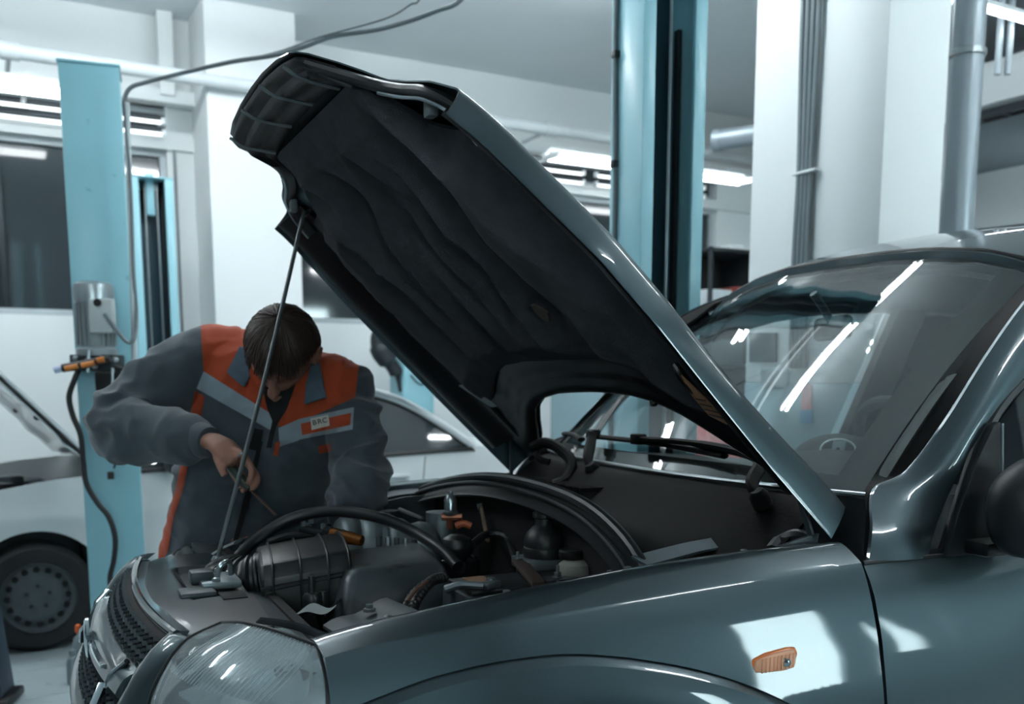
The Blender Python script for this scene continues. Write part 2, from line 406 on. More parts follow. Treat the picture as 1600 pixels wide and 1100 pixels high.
G().lathe([(.075, 2.91), (.083, 2.915), (.083, 2.94), (.075, 2.945)], n=24, cap=False).build('pipe_clamp', M_STEEL, dp)
G().tube([(-.078, 0, 2.92), (-.18, .02, 2.89)], .004, 6).build('clamp_screw', M_DARKMETAL, dp)
# posters on the column's left face
def poster(name, label, x0, x1, y0, y1, m, D=4.3):
    c = None
    # the left face is the plane s = 3.24
    def on(x, y):
        d = px(x, y, 1.0) - Vector((0, 0, CAM_H)); s = d.x * cos(ROOM) + d.y * sin(ROOM); return Vector((0, 0, CAM_H)) + d * (3.522 / s)
    a, b, c, d = on(x0, y1), on(x1, y1), on(x1, y0), on(x0, y0)
    n = (b - a).cross(d - a).normalized() * .006
    ctr = (a + b + c + d) / 4
    o = G().hexa([q - ctr for q in (a, b, c, d)], [q - ctr + n for q in (a, b, c, d)]).build(name, m, loc=ctr, smooth=False)
    return tag(o, label, 'poster')
poster('poster', 'dark framed notice on the white column seen through the windscreen', 1172, 1214, 520, 566, mat('dark_poster', (70, 80, 86), .5, var=.4, scale=6))
poster('poster', 'pale grey notice below the dark framed one', 1190, 1232, 576, 604, mat('pale_poster', (165, 176, 180), .5, var=.15, scale=9))
poster('poster', 'small red and white leaflet on the teal foot of the column', 1254, 1270, 600, 640, mat('red_poster', (205, 120, 125), .5, var=.5, scale=30))
poster('poster', 'small blue label below the red leaflet', 1252, 1271, 641, 662, mat('blue_poster', (96, 150, 190), .5, var=.2, scale=20))
# --- mezzanine and beam at the far right
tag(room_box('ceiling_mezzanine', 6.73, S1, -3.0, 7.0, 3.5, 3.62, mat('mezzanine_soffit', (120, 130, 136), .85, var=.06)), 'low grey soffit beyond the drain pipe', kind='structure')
tag(room_box('trim_1', 6.55, 6.75, -3.0, 7.0, 3.42, 3.72, M_WALL, bevel=.01), 'white beam along the mezzanine edge', kind='structure')
tr = empty('cable_tray', rw(6.62, 4.0, 3.36), ROOM); tag(tr, 'dark cable tray slung under the white beam at the right edge', 'cable tray')
for y in (-.06, .06): G().box((y, 0, 0), (.02, 1.7, .06)).build('tray_rail', M_DARKMETAL, tr, bevel=.004)
for i in range(9): G().box((0, -.8 + i * .2, -.02), (.13, .03, .012)).build('tray_rung', M_DARKMETAL, tr)
for i, x in enumerate((1562, 1578)):
    q = px(x, 60, 6.2)
    tag(G().tube([(q.x, q.y, 3.3), (q.x, q.y, HC)], .02, 10).build('ceiling_conduit', M_PIPE), '%s of two grey conduits dropping from the ceiling at the right edge' % ('left' if i == 0 else 'right'), 'conduit', 'conduits at the right edge')
tag(G().box((0, 0, .6), (.05, 2.6, 1.2)).build('side_window', M_WPANE, loc=rw(S1 - .03, 3.6, 1.9), smooth=False), 'dark side window under the mezzanine', kind='structure').rotation_euler = (0, 0, ROOM)
batten('mezzanine_lamp', 'short tube lamp glowing just above the dark car roof', rw(8.6, 4.75, 3.02), ROOM, .7, False, width=.1)
vt = empty('ceiling_duct', px(1165, 215, 7.6)); tag(vt, 'stub of a grey round duct poking out behind the white column', 'duct')
a = px(1120, 220, 7.6) - vt.location; b = px(1200, 208, 7.4) - vt.location
G().tube([a, b], .075, 20).build('duct_pipe', M_PIPE, vt)
G().tube([a - (b - a).normalized() * .02, a + (b - a).normalized() * .04], .082, 20).build('duct_collar', M_PIPE, vt)

# ================================================================== LIFT POSTS
def lift_post(label, loc, rz, w, d, h, wall=.028, chains=True):
    """C-section post, open towards local -y; origin in the middle of the open side's foot"""
    e = empty('lift_post', loc, rz); tag(e, label, 'car lift', 'two-post car lifts')
    lip = .06
    poly = [(-w / 2, 0), (-w / 2 + lip, 0), (-w / 2 + lip, wall), (-w / 2 + wall, wall), (-w / 2 + wall, d - wall), (w / 2 - wall, d - wall), (w / 2 - wall, wall), (w / 2 - lip, wall), (w / 2 - lip, 0), (w / 2, 0), (w / 2, d), (-w / 2, d)]
    G().prism(poly, lambda x, y: (x, y, .02), lambda x, y: (x, y, h)).build('column', M_TEAL, e, bevel=.006)
    G().box((0, d / 2, .01), (w + .06, d + .10, .02)).build('base_plate', M_TEAL, e, bevel=.004)
    G().box((0, d / 2, h + .006), (w + .012, d + .012, .012)).build('top_cap', M_TEAL, e, bevel=.003)
    G().box((0, d - wall - .006, h / 2), (w - 2 * wall - .01, .008, h - .1)).build('inner_shade', mat('shaded_teal_sheet', (34, 62, 74), .4, metal=.2, var=.2, scale=6), e)  # dark sheet added to paint the shade inside the post
    if chains:
        for x in (-.035, .05): G().tube([(x, d * .45, .05), (x, d * .45, h - .02)], .007, 6).build('lifting_chain', M_STEEL, e)
        G().box((0, d * .55, .62), (w - .1, d * .6, .7)).build('carriage', M_DARKMETAL, e, bevel=.01)
        for x in (-w / 2 + .06, w / 2 - .06): G().box((x, d * .5, 1.6), (.02, .03, 2.6)).build('slide_rail', M_DARKMETAL, e)
    for sx in (-1, 1):
        for y in (.03, d - .03): G().lathe([(.012, 0), (.012, .02), (.006, .024)], (sx * (w / 2 + .016), y, .02), n=6).build('anchor_bolt', M_STEEL, e)
    return e
c = px(166, 592, 4.70)
P1 = lift_post('teal lift post at the left carrying the electric motor', (c.x - sin(radians(20)) * .25, c.y + cos(radians(20)) * .25, 0), radians(200), .262, .25, 2.90)
c = px(252, 592, 7.25)
P3 = lift_post('open teal lift post standing behind the mechanic', (c.x, c.y, 0), ROOM, .30, .26, 2.90)
G().box((0, .11, 2.80), (.06, .05, .3)).build('stop_block', M_TEAL, P3, bevel=.004)
c = px(997, 592, 4.05)
P2 = lift_post('tall teal lift post right behind the raised hood', (c.x + cos(PSI) * .155, c.y + sin(PSI) * .155, 0), PSI, .31, .25, 3.6)
G().tube(spline([(-.162, .19, .4), (-.164, .2, 1.4), (-.163, .19, 2.2), (-.166, .2, 2.8), (-.163, .195, 3.55)], 6), .011, 8).build('side_cable', M_CABLE, P2)
for h in (2.0, 2.35, 2.79): G().box((-.166, .195, h), (.03, .03, .03)).build('cable_clip', M_BLACKC, P2, bevel=.004)

# ================================================================== THE DARK CAR (hood up)
# car frame: u towards the tail, v across (0 = near edge of the hood, 1.56 = far edge), h up
CAR = empty('parked_car', CAR_O, PSI)
tag(CAR, 'dark grey-green car in the foreground with its hood propped open', 'car')
VC = 0.78
def mv(v): return 2 * VC - v
def paint_mat():
    m = mat('dark_grey_green_metallic_paint', (60, 75, 80), 0.42, metal=0.8, var=0.10, scale=420, coat=1.0, coat_rough=0.04)
    return m
M_PAINT = paint_mat()
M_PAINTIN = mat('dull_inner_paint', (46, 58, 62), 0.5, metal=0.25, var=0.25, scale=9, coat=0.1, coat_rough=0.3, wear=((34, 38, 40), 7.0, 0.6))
M_LINER = mat('black_felt_liner', (68, 69, 73), 0.92, var=0.3, scale=25, bump=0.25, bscale=260, spec=0.2, wear=((62, 54, 48), 6.0, 0.70))
M_ENG = mat('black_engine_plastic', (25, 29, 31), 0.40, var=0.2, scale=14, bump=0.05, bscale=90)
M_ENG2 = mat('dusty_engine_plastic', (66, 74, 78), 0.36, var=0.2, scale=14, wear=((36, 40, 42), 10.0, 0.55))
M_HOLE = mat('recess_darkness', (14, 15, 16), 0.8, var=0.3)  # near-black colour paints the shade of bay, slots and wheel houses
M_ALU = mat('dull_aluminium', (112, 124, 128), 0.45, metal=0.6, var=0.15, scale=12, bump=0.06, bscale=80)
M_CHROME = mat('bright_chrome', (205, 216, 220), 0.08, metal=1.0, var=0.03)
M_RUST = mat('rusty_bracket', (66, 52, 48), 0.7, metal=0.2, var=0.35, scale=30)
M_BRASS = mat('amber_brass_fitting', (150, 92, 42), 0.25, metal=0.6, var=0.2, scale=20)
M_RUBBER = mat('hose_rubber', (30, 34, 36), 0.38, var=0.15, scale=12)
M_ORANGE_LENS = mat('orange_indicator_lens', (255, 188, 150), 0.15, var=0.08, scale=40, coat=0.8)

# ---------------------------------------------------------------- fenders
HT_U = [-1.12, -1.05, -.94, -.78, -.6, -.46, -.2, .02]; HT_H = [1.012, 1.035, 1.058, 1.082, 1.099, 1.11, 1.121, 1.122]
AR_U = [-1.10, -.985, -.891, -.781, -.645, -.472, -.331, -.209, -.12, -.05, .02]; AR_H = [.925, .962, .987, 1.0, .995, .958, .909, .846, .775, .69, .56]
PR_D = [.034, .045, .08, .13, .2, .35, .7]; PR_V = [-.061, -.067, -.083, -.100, -.118, -.142, -.15]
DC_U = [-1.12, -1.0, -.8, -.5, -.2, .02]; DC_D = [.008, .012, .026, .036, .036, .030]      # drop from the top edge to the shoulder crease
_s = np.array(spline(list(zip(PR_D, PR_V)), 12)); PR_D, PR_V = list(_s[:, 0]), list(_s[:, 1])
_s = np.array(spline(list(zip(HT_U, HT_H)), 10)); HT_U, HT_H = list(_s[:, 0]), list(_s[:, 1])
_s = np.array(spline(list(zip(AR_U, AR_H)), 10)); AR_U, AR_H = list(_s[:, 0]), list(_s[:, 1])
def fender_pt(u, row):
    ht = interp(u, HT_U, HT_H); ar = min(interp(u, AR_U, AR_H), ht - .05)
    sh = .05 * sstep(-.75, -1.12, u)
    fl = [(.040, -.045), (.038, -.014), (.034, -.004), (.018, 0.0), (0.0, .001)]
    if row < 5: return (u, fl[row][0] + sh, ht + fl[row][1])
    row -= 5
    if row < 30:
        dc = interp(u, DC_U, DC_D)
        if row < 9:
            k = row / 8; return (u, -.006 - .055 * k + sh, ht - dc * (k ** 1.25) - .0005)
        d = dc + (ht - ar - dc) * ((row - 8) / 21) ** 1.3
        return (u, interp(d - dc + .034, PR_D, PR_V) + sh, ht - d)
    row -= 30
    d0 = ht - ar; v0 = interp(d0 - interp(u, DC_U, DC_D) + .034, PR_D, PR_V) + sh
    bot = max(.33, .42 + sqrt(max(0, .42 ** 2 - (u + .60) ** 2))) if abs(u + .60) < .42 else .33
    bot = min(bot, ar - .06)
    if row == 0: return (u, v0 + .004, ar - .002)
    if row == 1: return (u, v0 - .006, ar - .007)
    if row == 2: return (u, v0 - .016, ar - .016)
    k = (row - 2) / 9
    h = ar - .016 + (bot - ar + .016) * k
    return (u, v0 - .016 - .03 * sin(min(1, k * 1.3) * pi / 2) + .02 * k * k, h)
NR = 5 + 30 + 12
def fender(far):
    g = G()
    def fn(a, b):
        u = -1.062 + a * 1.062; r = int(round(b * (NR - 1)))
        p = fender_pt(u, r)
        return (p[0], mv(p[1]) if far else p[1], p[2] - (.10 * sstep(-.42, -.85, u) if far else 0))
    g.slab(fn, 60, NR - 1, (0, -.004 if far else .004, -.002))
    o = g.build('fender', M_PAINT, CAR, sharp=22)
    # bright folded edge of the inner flange with bolts
    for u in (-.93, -.72, -.47, -.2):
        q = fender_pt(u, 1); v = q[1] + .012
        G().lathe([(.011, 0), (.011, .004), (.0075, .005), (.0075, .013), (.004, .0145)], (u, mv(v) if far else v, q[2] - .006 - (.10 * sstep(-.42, -.85, u) if far else 0)), n=6).build('flange_bolt', M_STEEL, o)
    g = G()
    g.slab(lambda a, b: (-1.02 + a * .93, (lambda w: mv(w) if far else w)(fender_pt(-1.02 + a * .93, 0)[1] - .004 + .05 * b), interp(-1.02 + a * .93, HT_U, HT_H) - .018 - .012 * b - (.10 * sstep(-.42, -.85, -1.02 + a * .93) if far else 0)), 30, 3, (0, 0, -.003)).build('inner_flange', M_PAINTIN, o)
    return o
FEN = fender(False); fender(True)
# indicator lamp on the near fender
ind = empty('indicator_lamp', (0, 0, 0)); ind.parent = CAR
iu, ih = -.256, .937
fp = [(-.056, -.006), (-.05, .012), (-.02, .019), (.03, .022), (.05, .02), (.056, .008), (.055, -.012), (.048, -.02), (.02, -.021), (-.03, -.017), (-.051, -.014)]
def ind_map(sc, off):
    return lambda x, z: (iu + x * sc, -.112 - off + .004 * abs(x) / .05, ih + z * sc + x * .03)
G().prism(fp, ind_map(1.0, -.014), ind_map(1.0, .006)).build('lamp_base', mat('orange_lamp_rim', (232, 128, 66), .25, var=.1), ind, bevel=.004)
lens = G().prism(fp, ind_map(.90, .005), ind_map(.84, .012)).build('lamp_lens', M_ORANGE_LENS, ind, bevel=.004)
for k in range(9): G().box((iu - .036 + k * .009, -.1245, ih + (-.036 + k * .009) * .03), (.002, .003, .026)).build('lens_rib', M_ORANGE_LENS, ind)
G().lathe([(.009, 0), (.008, .006), (.003, .009)], (iu + .018, -.123, ih), (0, -1, 0), n=14).build('bulb', M_CHROME, ind)

# ---------------------------------------------------------------- doors, A-pillars, roof, sides
def side_v(h): return interp(h, [.3, .7, .85, .95, 1.04, 1.09], [-.15, -.150, -.130, -.112, -.084, -.052])
def door(far):
    def fn(a, b):
        u = .012 + a * 1.02; h = 1.086 - b * .72 - .012 * a
        v = side_v(h) - .006 * sin(pi * a); return (u, mv(v) if far else v, h)
    o = G().slab(fn, 24, 24, (0, -.02 if far else .02, 0)).build('front_door', M_PAINT, CAR, sharp=30)
    def fn2(a, b):
        u = 1.045 + a * 1.7; h = 1.074 - b * .72
        v = side_v(h + .01) - .004; return (u, mv(v) if far else v, h)
    G().slab(fn2, 10, 16, (0, -.02 if far else .02, 0)).build('rear_side_panel', M_PAINT, CAR, sharp=30)
    s = lambda v: mv(v) if far else v
    G().tube([(.012 + k * .1, s(-.052), 1.087 - .0012 * k) for k in range(11)], .006, 8).build('belt_seal', M_BLACKC, o)
    return o
D1 = door(False); door(True)
M_TRIM = mat('matte_black_trim', (13, 14, 15), .7, var=.2, spec=.15)
HD = [0, .2, .35, .5, .6, .68]; HU = [.70, .703, .71, .72, .735, .75]; HH = [1.795, 1.79, 1.772, 1.735, 1.69, 1.64]; HHN = [1.795, 1.793, 1.785, 1.765, 1.735, 1.70]
def header(d): return interp(abs(d), HD, HU), interp(abs(d), HD, HHN if d < 0 else HH)
def wind(a, b, inset=0.0):
    k = 2 * a - 1
    d = k * ((.735 - inset) * (1 - b) + (.66 - inset) * b)
    bu, bh = .035 + .10 * (abs(d) / .72) ** 2.2, 1.212
    tu, th = header(d)
    hb = b * (1 - inset * .3) + inset * .15
    u = bu + (tu - bu) * hb; h = bh + (th - bh) * hb
    bul = .035 * sin(pi * hb)
    return (u - bul * .6, VC + d, h + bul * .7)
PF = spline([(.030, -.052, 1.092), (.058, -.03, 1.15), (.106, .015, 1.223), (.209, .024, 1.258), (.322, .03, 1.364), (.441, .04, 1.495), (.569, .052, 1.617), (.70, .07, 1.70), (.86, .09, 1.76), (1.0, .10, 1.79)], 6)
PRR = spline([(.195, -.052, 1.084), (.220, -.04, 1.13), (.267, -.022, 1.185), (.335, -.012, 1.28), (.412, -.002, 1.356), (.528, .008, 1.453), (.62, .02, 1.54), (.76, .04, 1.615), (.92, .06, 1.665), (1.10, .07, 1.70)], 6)
def pillar(far):
    n = len(PF) - 1
    def fn(a, b):
        i = int(round(b * n)); p = np.array(PF[i]) * (1 - a) + np.array(PRR[i]) * a
        bul = .014 * sin(pi * a)
        v = p[1] - bul
        return (p[0], mv(v) if far else v, p[2])
    o = G().slab(fn, 8, n, (0, -.008 if far else .008, 0)).build('a_pillar', M_PAINT, CAR, sharp=40)
    s = lambda v: mv(v) if far else v
    # dark trim closing the gap between the pillar and the glass
    def trim(a, b):
        q = PF[8 + int(round(b * (n - 8)))]
        lo, hi = 0.0, 1.0
        for _ in range(20):
            mid = (lo + hi) / 2
            if wind(.02, mid)[2] < q[2]: lo = mid
            else: hi = mid
        e = wind(.02, lo)
        p = np.array((q[0], q[1] + .012, q[2] - .004)) * (1 - a) + np.array((e[0] + .004, e[1], e[2] - .002)) * a
        return (p[0], s(p[1]), p[2])
    G().slab(trim, 4, n - 8, (.008, 0, -.006)).build('pillar_trim', M_TRIM, CAR)
    return o
pillar(False); pillar(True)
def roof_pt(a, b):                               # a across, b back
    d = -.68 + 1.36 * a
    hu, hh = header(d)
    L = 2.3 * b
    rise = interp(L, [0, .1, .25, .5, 1.0, 1.6, 2.3], [0, .035, .075, .115, .15, .15, .10])
    wid = 1 + .02 * b
    return (hu - .02 + L, VC + d * wid, hh + rise)
G().slab(roof_pt, 24, 30, (0, 0, -.02)).build('roof', M_PAINT, CAR, sharp=40)
G().slab(lambda a, b: (lambda p: (p[0] + .03, VC + (p[1] - VC) * .97, p[2] - .045))(roof_pt(a, b)), 12, 16, (0, 0, -.015)).build('headliner', mat('grey_headliner', (52, 58, 61), .9, var=.06), CAR)
for far in (False, True):
    s = lambda v: mv(v) if far else v
    pts = spline([(.74, s(.09), 1.655), (1.1, s(.075), 1.735), (1.6, s(.068), 1.765), (2.2, s(.068), 1.76), (2.9, s(.075), 1.72)], 6)
    G().tube(pts, .045, 10, flat=1.2).build('roof_rail', M_PAINT, CAR)
    # B pillar and the dark door frames
    G().slab(lambda a, b: (1.43 + a * .16 + b * .27, s(-.02 + .09 * b), 1.05 + .70 * b), 3, 6, (0, -.04 if far else .04, 0)).build('b_pillar', M_BLACK, CAR)
    G().tube(spline([(.26, s(-.035), 1.09), (.40, s(0.0), 1.33), (.55, s(.02), 1.455), (.80, s(.045), 1.60), (1.15, s(.055), 1.70), (1.7, s(.055), 1.75)], 6), .014, 8).build('window_surround', M_BLACKC, CAR)
M_SIDEGLASS = glass('side_glass', (246, 250, 250), .6)
M_TINT = glass('rear_tinted_glass', (92, 108, 112), 1.0)
for far in (False, True):
    s = lambda v: mv(v) if far else v
    poly = [(.42, 1.10), (.46, 1.36), (.58, 1.46), (.80, 1.59), (1.15, 1.69), (1.68, 1.74), (1.42, 1.10)]
    G().prism(poly, lambda u, h: (u, s(-.03 + .13 * (h - 1.1)), h), lambda u, h: (u, s(-.026 + .13 * (h - 1.1)), h)).build('side_window', M_SIDEGLASS, CAR, smooth=False)
    poly = [(1.62, 1.10), (1.86, 1.72), (2.5, 1.72), (2.65, 1.10)]
    G().prism(poly, lambda u, h: (u, s(-.03 + .13 * (h - 1.1)), h), lambda u, h: (u, s(-.026 + .13 * (h - 1.1)), h)).build('rear_side_window', M_TINT, CAR, smooth=False)
G().slab(lambda a, b: (2.75 + .2 * (1 - b), VC - .82 + 1.64 * a, .4 + 1.33 * b), 8, 8, (-.03, 0, 0)).build('tailgate', M_PAINT, CAR)
G().box((1.9, VC, .33), (1.9, 1.6, .06)).build('floor_pan', M_BLACK, CAR)
# mirror and its sail
mr = empty('door_mirror', (0, 0, 0)); mr.parent = CAR
G().prism([(.232, 1.083), (.36, 1.082), (.408, 1.25), (.42, 1.36), (.395, 1.35), (.325, 1.262), (.275, 1.175)], lambda u, h: (u, -.045 + .15 * max(0, h - 1.1), h), lambda u, h: (u, -.066 + .15 * max(0, h - 1.1), h)).build('mirror_sail', mat('satin_black_trim', (24, 28, 31), .5, var=.08, spec=.25), mr, bevel=.005)
G().tube([(.413, -.05, 1.12), (.424, -.025, 1.355)], .004, 8).build('sail_edge', M_STEEL, mr)
def shell(a, b):
    th = 2 * pi * a; r = sin(pi * min(1, .10 + b * .90)) ** .45
    cx, cz = math.copysign(abs(cos(th)) ** .75, cos(th)), math.copysign(abs(sin(th)) ** .75, sin(th))
    return (.375 + .135 * cx * r - .02 * b, -.105 - .15 * b, 1.198 + .108 * cz * r - .03 * r * max(0, -cx) * max(0, cz))
G().grid(shell, 28, 12, closed_s=True).build('mirror_shell', mat('satin_black_mirror', (26, 30, 33), .5, var=.1, spec=.3), mr)
G().box((.345, -.085, 1.102), (.12, .07, .03)).build('mirror_foot', M_BLACK, mr, bevel=.008)

# ---------------------------------------------------------------- windscreen
WS = G().slab(wind, 40, 24, (.004, 0, -.004)).build('windscreen', glass('windscreen_glass', (247, 250, 250), 0.17, haze=0.008, haze_rgb=(130, 150, 156)), CAR, sharp=60)
def frit(fn, n, w0, name='frit_band'):
    G().slab(fn, n, 2, (.003, 0, -.003)).build(name, M_TRIM, WS)
frit(lambda a, b: tuple(np.array(wind(a, .0 + .055 * b)) + np.array((.006, 0, -.006))), 40, 0)
frit(lambda a, b: tuple(np.array(wind(a, 1 - .05 * b)) + np.array((.006, 0, -.006))), 40, 0)
frit(lambda a, b: tuple(np.array(wind(.0 + .075 * b, a)) + np.array((.006, 0, -.006))), 30, 0)
frit(lambda a, b: tuple(np.array(wind(1 - .05 * b, a)) + np.array((.006, 0, -.006))), 30, 0)
G().tube([tuple(np.array(wind(i / 40, 1.0)) + np.array((-.004, 0, .004))) for i in range(41)], .007, 8).build('windscreen_seal', M_BLACKC, WS)
# ---------------------------------------------------------------- cabin
M_DASH = mat('dark_dashboard', (40, 46, 49), .7, var=.1, scale=10, bump=.1, bscale=200)
def dash(a, b):
    v = .06 + 1.44 * a; u = .13 + .55 * b
    h = 1.195 + .02 * sin(pi * a) - .03 * b ** 3 + .065 * exp(-((v - .47) / .20) ** 2) * exp(-((u - .44) / .16) ** 2)
    return (u, v, h)
G().slab(dash, 40, 24, (0, 0, -.12)).build('dashboard', M_DASH, CAR)
sw = empty('steering_wheel', (0, 0, 0)); sw.parent = CAR
so = Vector((.64, .40, 1.235)); ax = Vector((.80, -.08, .50)).normalized()
X = Vector((0, 1, 0)); X = (X - X.dot(ax) * ax).normalized(); Y = ax.cross(X)
ring = [so + .185 * (cos(2 * pi * k / 36) * X + sin(2 * pi * k / 36) * Y) for k in range(37)]
G().tube(ring, .016, 10, caps=False).build('rim', M_DASH, sw)
G().lathe([(.085, -.05), (.09, 0), (.07, .03), (.03, .04)], so - ax * .02, ax, n=24).build('hub', M_DASH, sw)
for th in (0, pi, 1.5 * pi): G().tube([so + .06 * (cos(th) * X + sin(th) * Y), so + .18 * (cos(th) * X + sin(th) * Y)], .018, 8, flat=.5).build('spoke', M_DASH, sw)
# oval badge on the rounded cowl behind the glass
bd = empty('oval_badge', (0, 0, 0)); bd.parent = CAR
bc = Vector((.425, .452, 1.262)); bn = Vector((-.62, -.62, .5)).normalized()
bx = Vector((0, 0, 1)).cross(bn).normalized(); by = bn.cross(bx)
el = [bc + bn * .012 + .043 * cos(2 * pi * k / 32) * bx + .030 * sin(2 * pi * k / 32) * by for k in range(33)]
G().tube(el, .0028, 8, caps=False).build('badge_ring', M_STEEL, bd)
G().prism([(-.016, -.026), (.016, -.026), (.016, .026), (-.016, .026)], lambda x, y: bc + bn * .002 + bx * (x + y * .1) + by * y, lambda x, y: bc + bn * .013 + bx * (x + y * .1) + by * y).build('badge_plate', M_PIPE, bd, bevel=.002)
G().lathe([(.005, .012), (.005, .015)], bc, bn, n=10).build('badge_boss', M_BLACK, bd)
def cowl_dome(a, b):
    th = 2 * pi * a; ph = b * pi / 2
    return bc - bn * .055 + bx * (.12 * cos(th) * cos(ph)) + by * (.075 * sin(th) * cos(ph)) + bn * (.058 * sin(ph))
G().grid(cowl_dome, 30, 10, closed_s=True).build('instrument_cowl', M_DASH, CAR)
for (v, nm) in ((.36, 'seat'), (1.15, 'seat')):
    st = empty('seat', (0, 0, 0)); st.parent = CAR
    M_SEAT = mat('dark_seat_cloth', (38, 43, 46), .9, var=.1, scale=40, bump=.1, bscale=300)
    G().box((1.50, v, .78), (.52, .50, .16)).build('cushion', M_SEAT, st, bevel=.05, seg=4)
    G().box((1.80, v, 1.14), (.15, .48, .62), M=Matrix.Rotation(.25, 3, 'Y')).build('backrest', M_SEAT, st, bevel=.06, seg=4)
    G().box((1.91, v, 1.53), (.10, .27, .17), M=Matrix.Rotation(.2, 3, 'Y')).build('headrest', M_SEAT, st, bevel=.045, seg=4)
rm = empty('rear_view_mirror', (0, 0, 0)); rm.parent = CAR
G().box((.70, .78, 1.60), (.035, .22, .07), M=Matrix.Rotation(-.35, 3, 'Z')).build('mirror_body', M_BLACK, rm, bevel=.015, seg=3)
G().tube([(.62, .78, 1.70), (.66, .78, 1.66), (.69, .78, 1.62)], .012, 8).build('mirror_stalk', M_BLACK, rm)

# ---------------------------------------------------------------- hood
TH = .783; cT, sT = cos(TH), sin(TH)
LF_D = [0, .15, .30, .40, .425, .45, .48, .56, .68, .74, .80]; LF_L = [1.372, 1.37, 1.362, 1.35, 1.335, 1.26, 1.20, 1.175, 1.15, 1.125, 1.10]
LR_D = [0, .2, .32, .42, .5, .58, .66, .74, .80]; LR_L = [.285, .28, .262, .22, .16, .09, .04, .005, 0.0]
def lf(d): return interp(abs(d), LF_D, LF_L)
def lr(d): return interp(abs(d), LR_D, LR_L)
WN_L = [0, .2, .45, .6, .75, .9, 1.05, 1.15, 1.4]; WN_W = [.76, .745, .740, .738, .725, .685, .645, .63, .62]
def hw(sg, L):                                  # half width of the hood at L, nearer / farther side
    L = max(0, L)
    if sg < 0: return interp(L, WN_L, WN_W)
    return .80 * (1 - .035 * (1 - min(1, L / .8))) * (.985 + .03 * sin(pi * min(1, L / 1.12))) * (1 - .06 * sstep(.95, 1.2, L))
def kh(L, v):
    d = abs(v - VC); e = max(0, .80 - d)
    k = (.055 + .022 * sstep(.45, 0, L)) * (1 - (1 - min(1, e / .030)) ** 2.0) + .075 * (1 - (min(d, .80) / .80) ** 2)
    if L > 1.0: k -= 1.1 * (L - 1.0) ** 2
    return k
def hp(L, v, k=None, off=0.0):                  # v is nominal (half width .80)
    k = (kh(L, v) if k is None else k) + off
    d = v - VC
    return (-L * cT + k * sT, VC + d / .80 * hw(d, L), 1.13 + L * sT + k * cT)
HOOD = empty('hood', (0, 0, 0)); HOOD.parent = CAR
def hood_fn(off, l0=0.0, l1=0.0):
    def fn(a, b):
        d0 = (-cos(pi * a) * .40 + (2 * a - 1) * .40)
        L0, L1 = lr(d0) + l0, lf(d0) - l1
        L = L0 + (L1 - L0) * b
        return hp(L, VC + d0, off=off)
    return fn
G().slab(hood_fn(0.0), 110, 48, (-.004 * sT, 0, -.004 * cT)).build('outer_skin', M_PAINT, HOOD, sharp=50)
# inner frame: rear band, side bands, front band (pressed sheet, darker paint)
M_FRAME = mat('black_sooty_sheet', (26, 29, 31), .45, metal=.1, spec=.3, var=.25, scale=10, wear=((26, 28, 30), 6, .55))
def band(fn, ns, nt, name, m=M_FRAME):
    return G().slab(fn, ns, nt, (-.008 * sT, 0, -.008 * cT)).build(name, m, HOOD, sharp=40)
def rear_band(a, b):
    d0 = (2 * a - 1) * .70
    L = lr(d0) + .004 + b * (.13 + .10 * (abs(d0) / .7) ** 2)
    bead = .012 * sin(pi * min(1, b * 2.2)) - .010 * sstep(.6, .8, b)
    return hp(L, VC + d0, off=-.014 - bead)
band(rear_band, 60, 12, 'rear_frame')
for sgn in (-1, 1):
    def side_band(a, b, sgn=sgn):
        L = .12 + .98 * a; d0 = .775 - .12 * b
        return hp(L, VC + sgn * d0, k=.012 + .06 * sstep(.1, .9, b) - (1.1 * (L - 1.0) ** 2 if L > 1 else 0))
    band(side_band, 30, 8, 'side_frame')
def front_band(a, b):
    d0 = (2 * a - 1) * .44
    L = lf(d0) - .012 - .10 * b
    return hp(L, VC + d0, off=-.01 - .02 * sin(pi * b) - .006 * sin(b * 16))
band(front_band, 40, 16, 'nose_frame')
M_RIB = mat('worn_grey_rib', (96, 106, 110), .45, var=.25, scale=20)
for d in (-.36, -.12, .12, .36):
    G().tube(spline([hp(lf(d) - .012, VC + d, off=-.03), hp(lf(d) - .05, VC + d, off=-.045), hp(lf(d) - .11, VC + d * .98, off=-.035)], 5), .006, 8, flat=.6).build('nose_rib', M_RIB, HOOD)
for sgn in (-1, 1):
    pts = spline([hp(1.315, VC + sgn * .40, off=-.02), hp(1.21, VC + sgn * .475, off=-.022), hp(1.165, VC + sgn * .56, off=-.02), hp(1.135, VC + sgn * .66, off=-.018), hp(1.085, VC + sgn * .71, off=-.02), hp(1.02, VC + sgn * .705, off=-.03)], 8)
    G().tube(pts, .020, 10, flat=.55).build('headlamp_cut_trim', M_ENG, HOOD)
    G().tube([(p[0] - .012, p[1] - .006, p[2] - .014) for p in pts[10:]], .0035, 8).build('trim_bead', M_STEEL, HOOD)
    G().box(hp(1.115, VC + sgn * .64, off=-.035), (.02, .03, .035)).build('trim_clip', M_RIB, HOOD, bevel=.004)
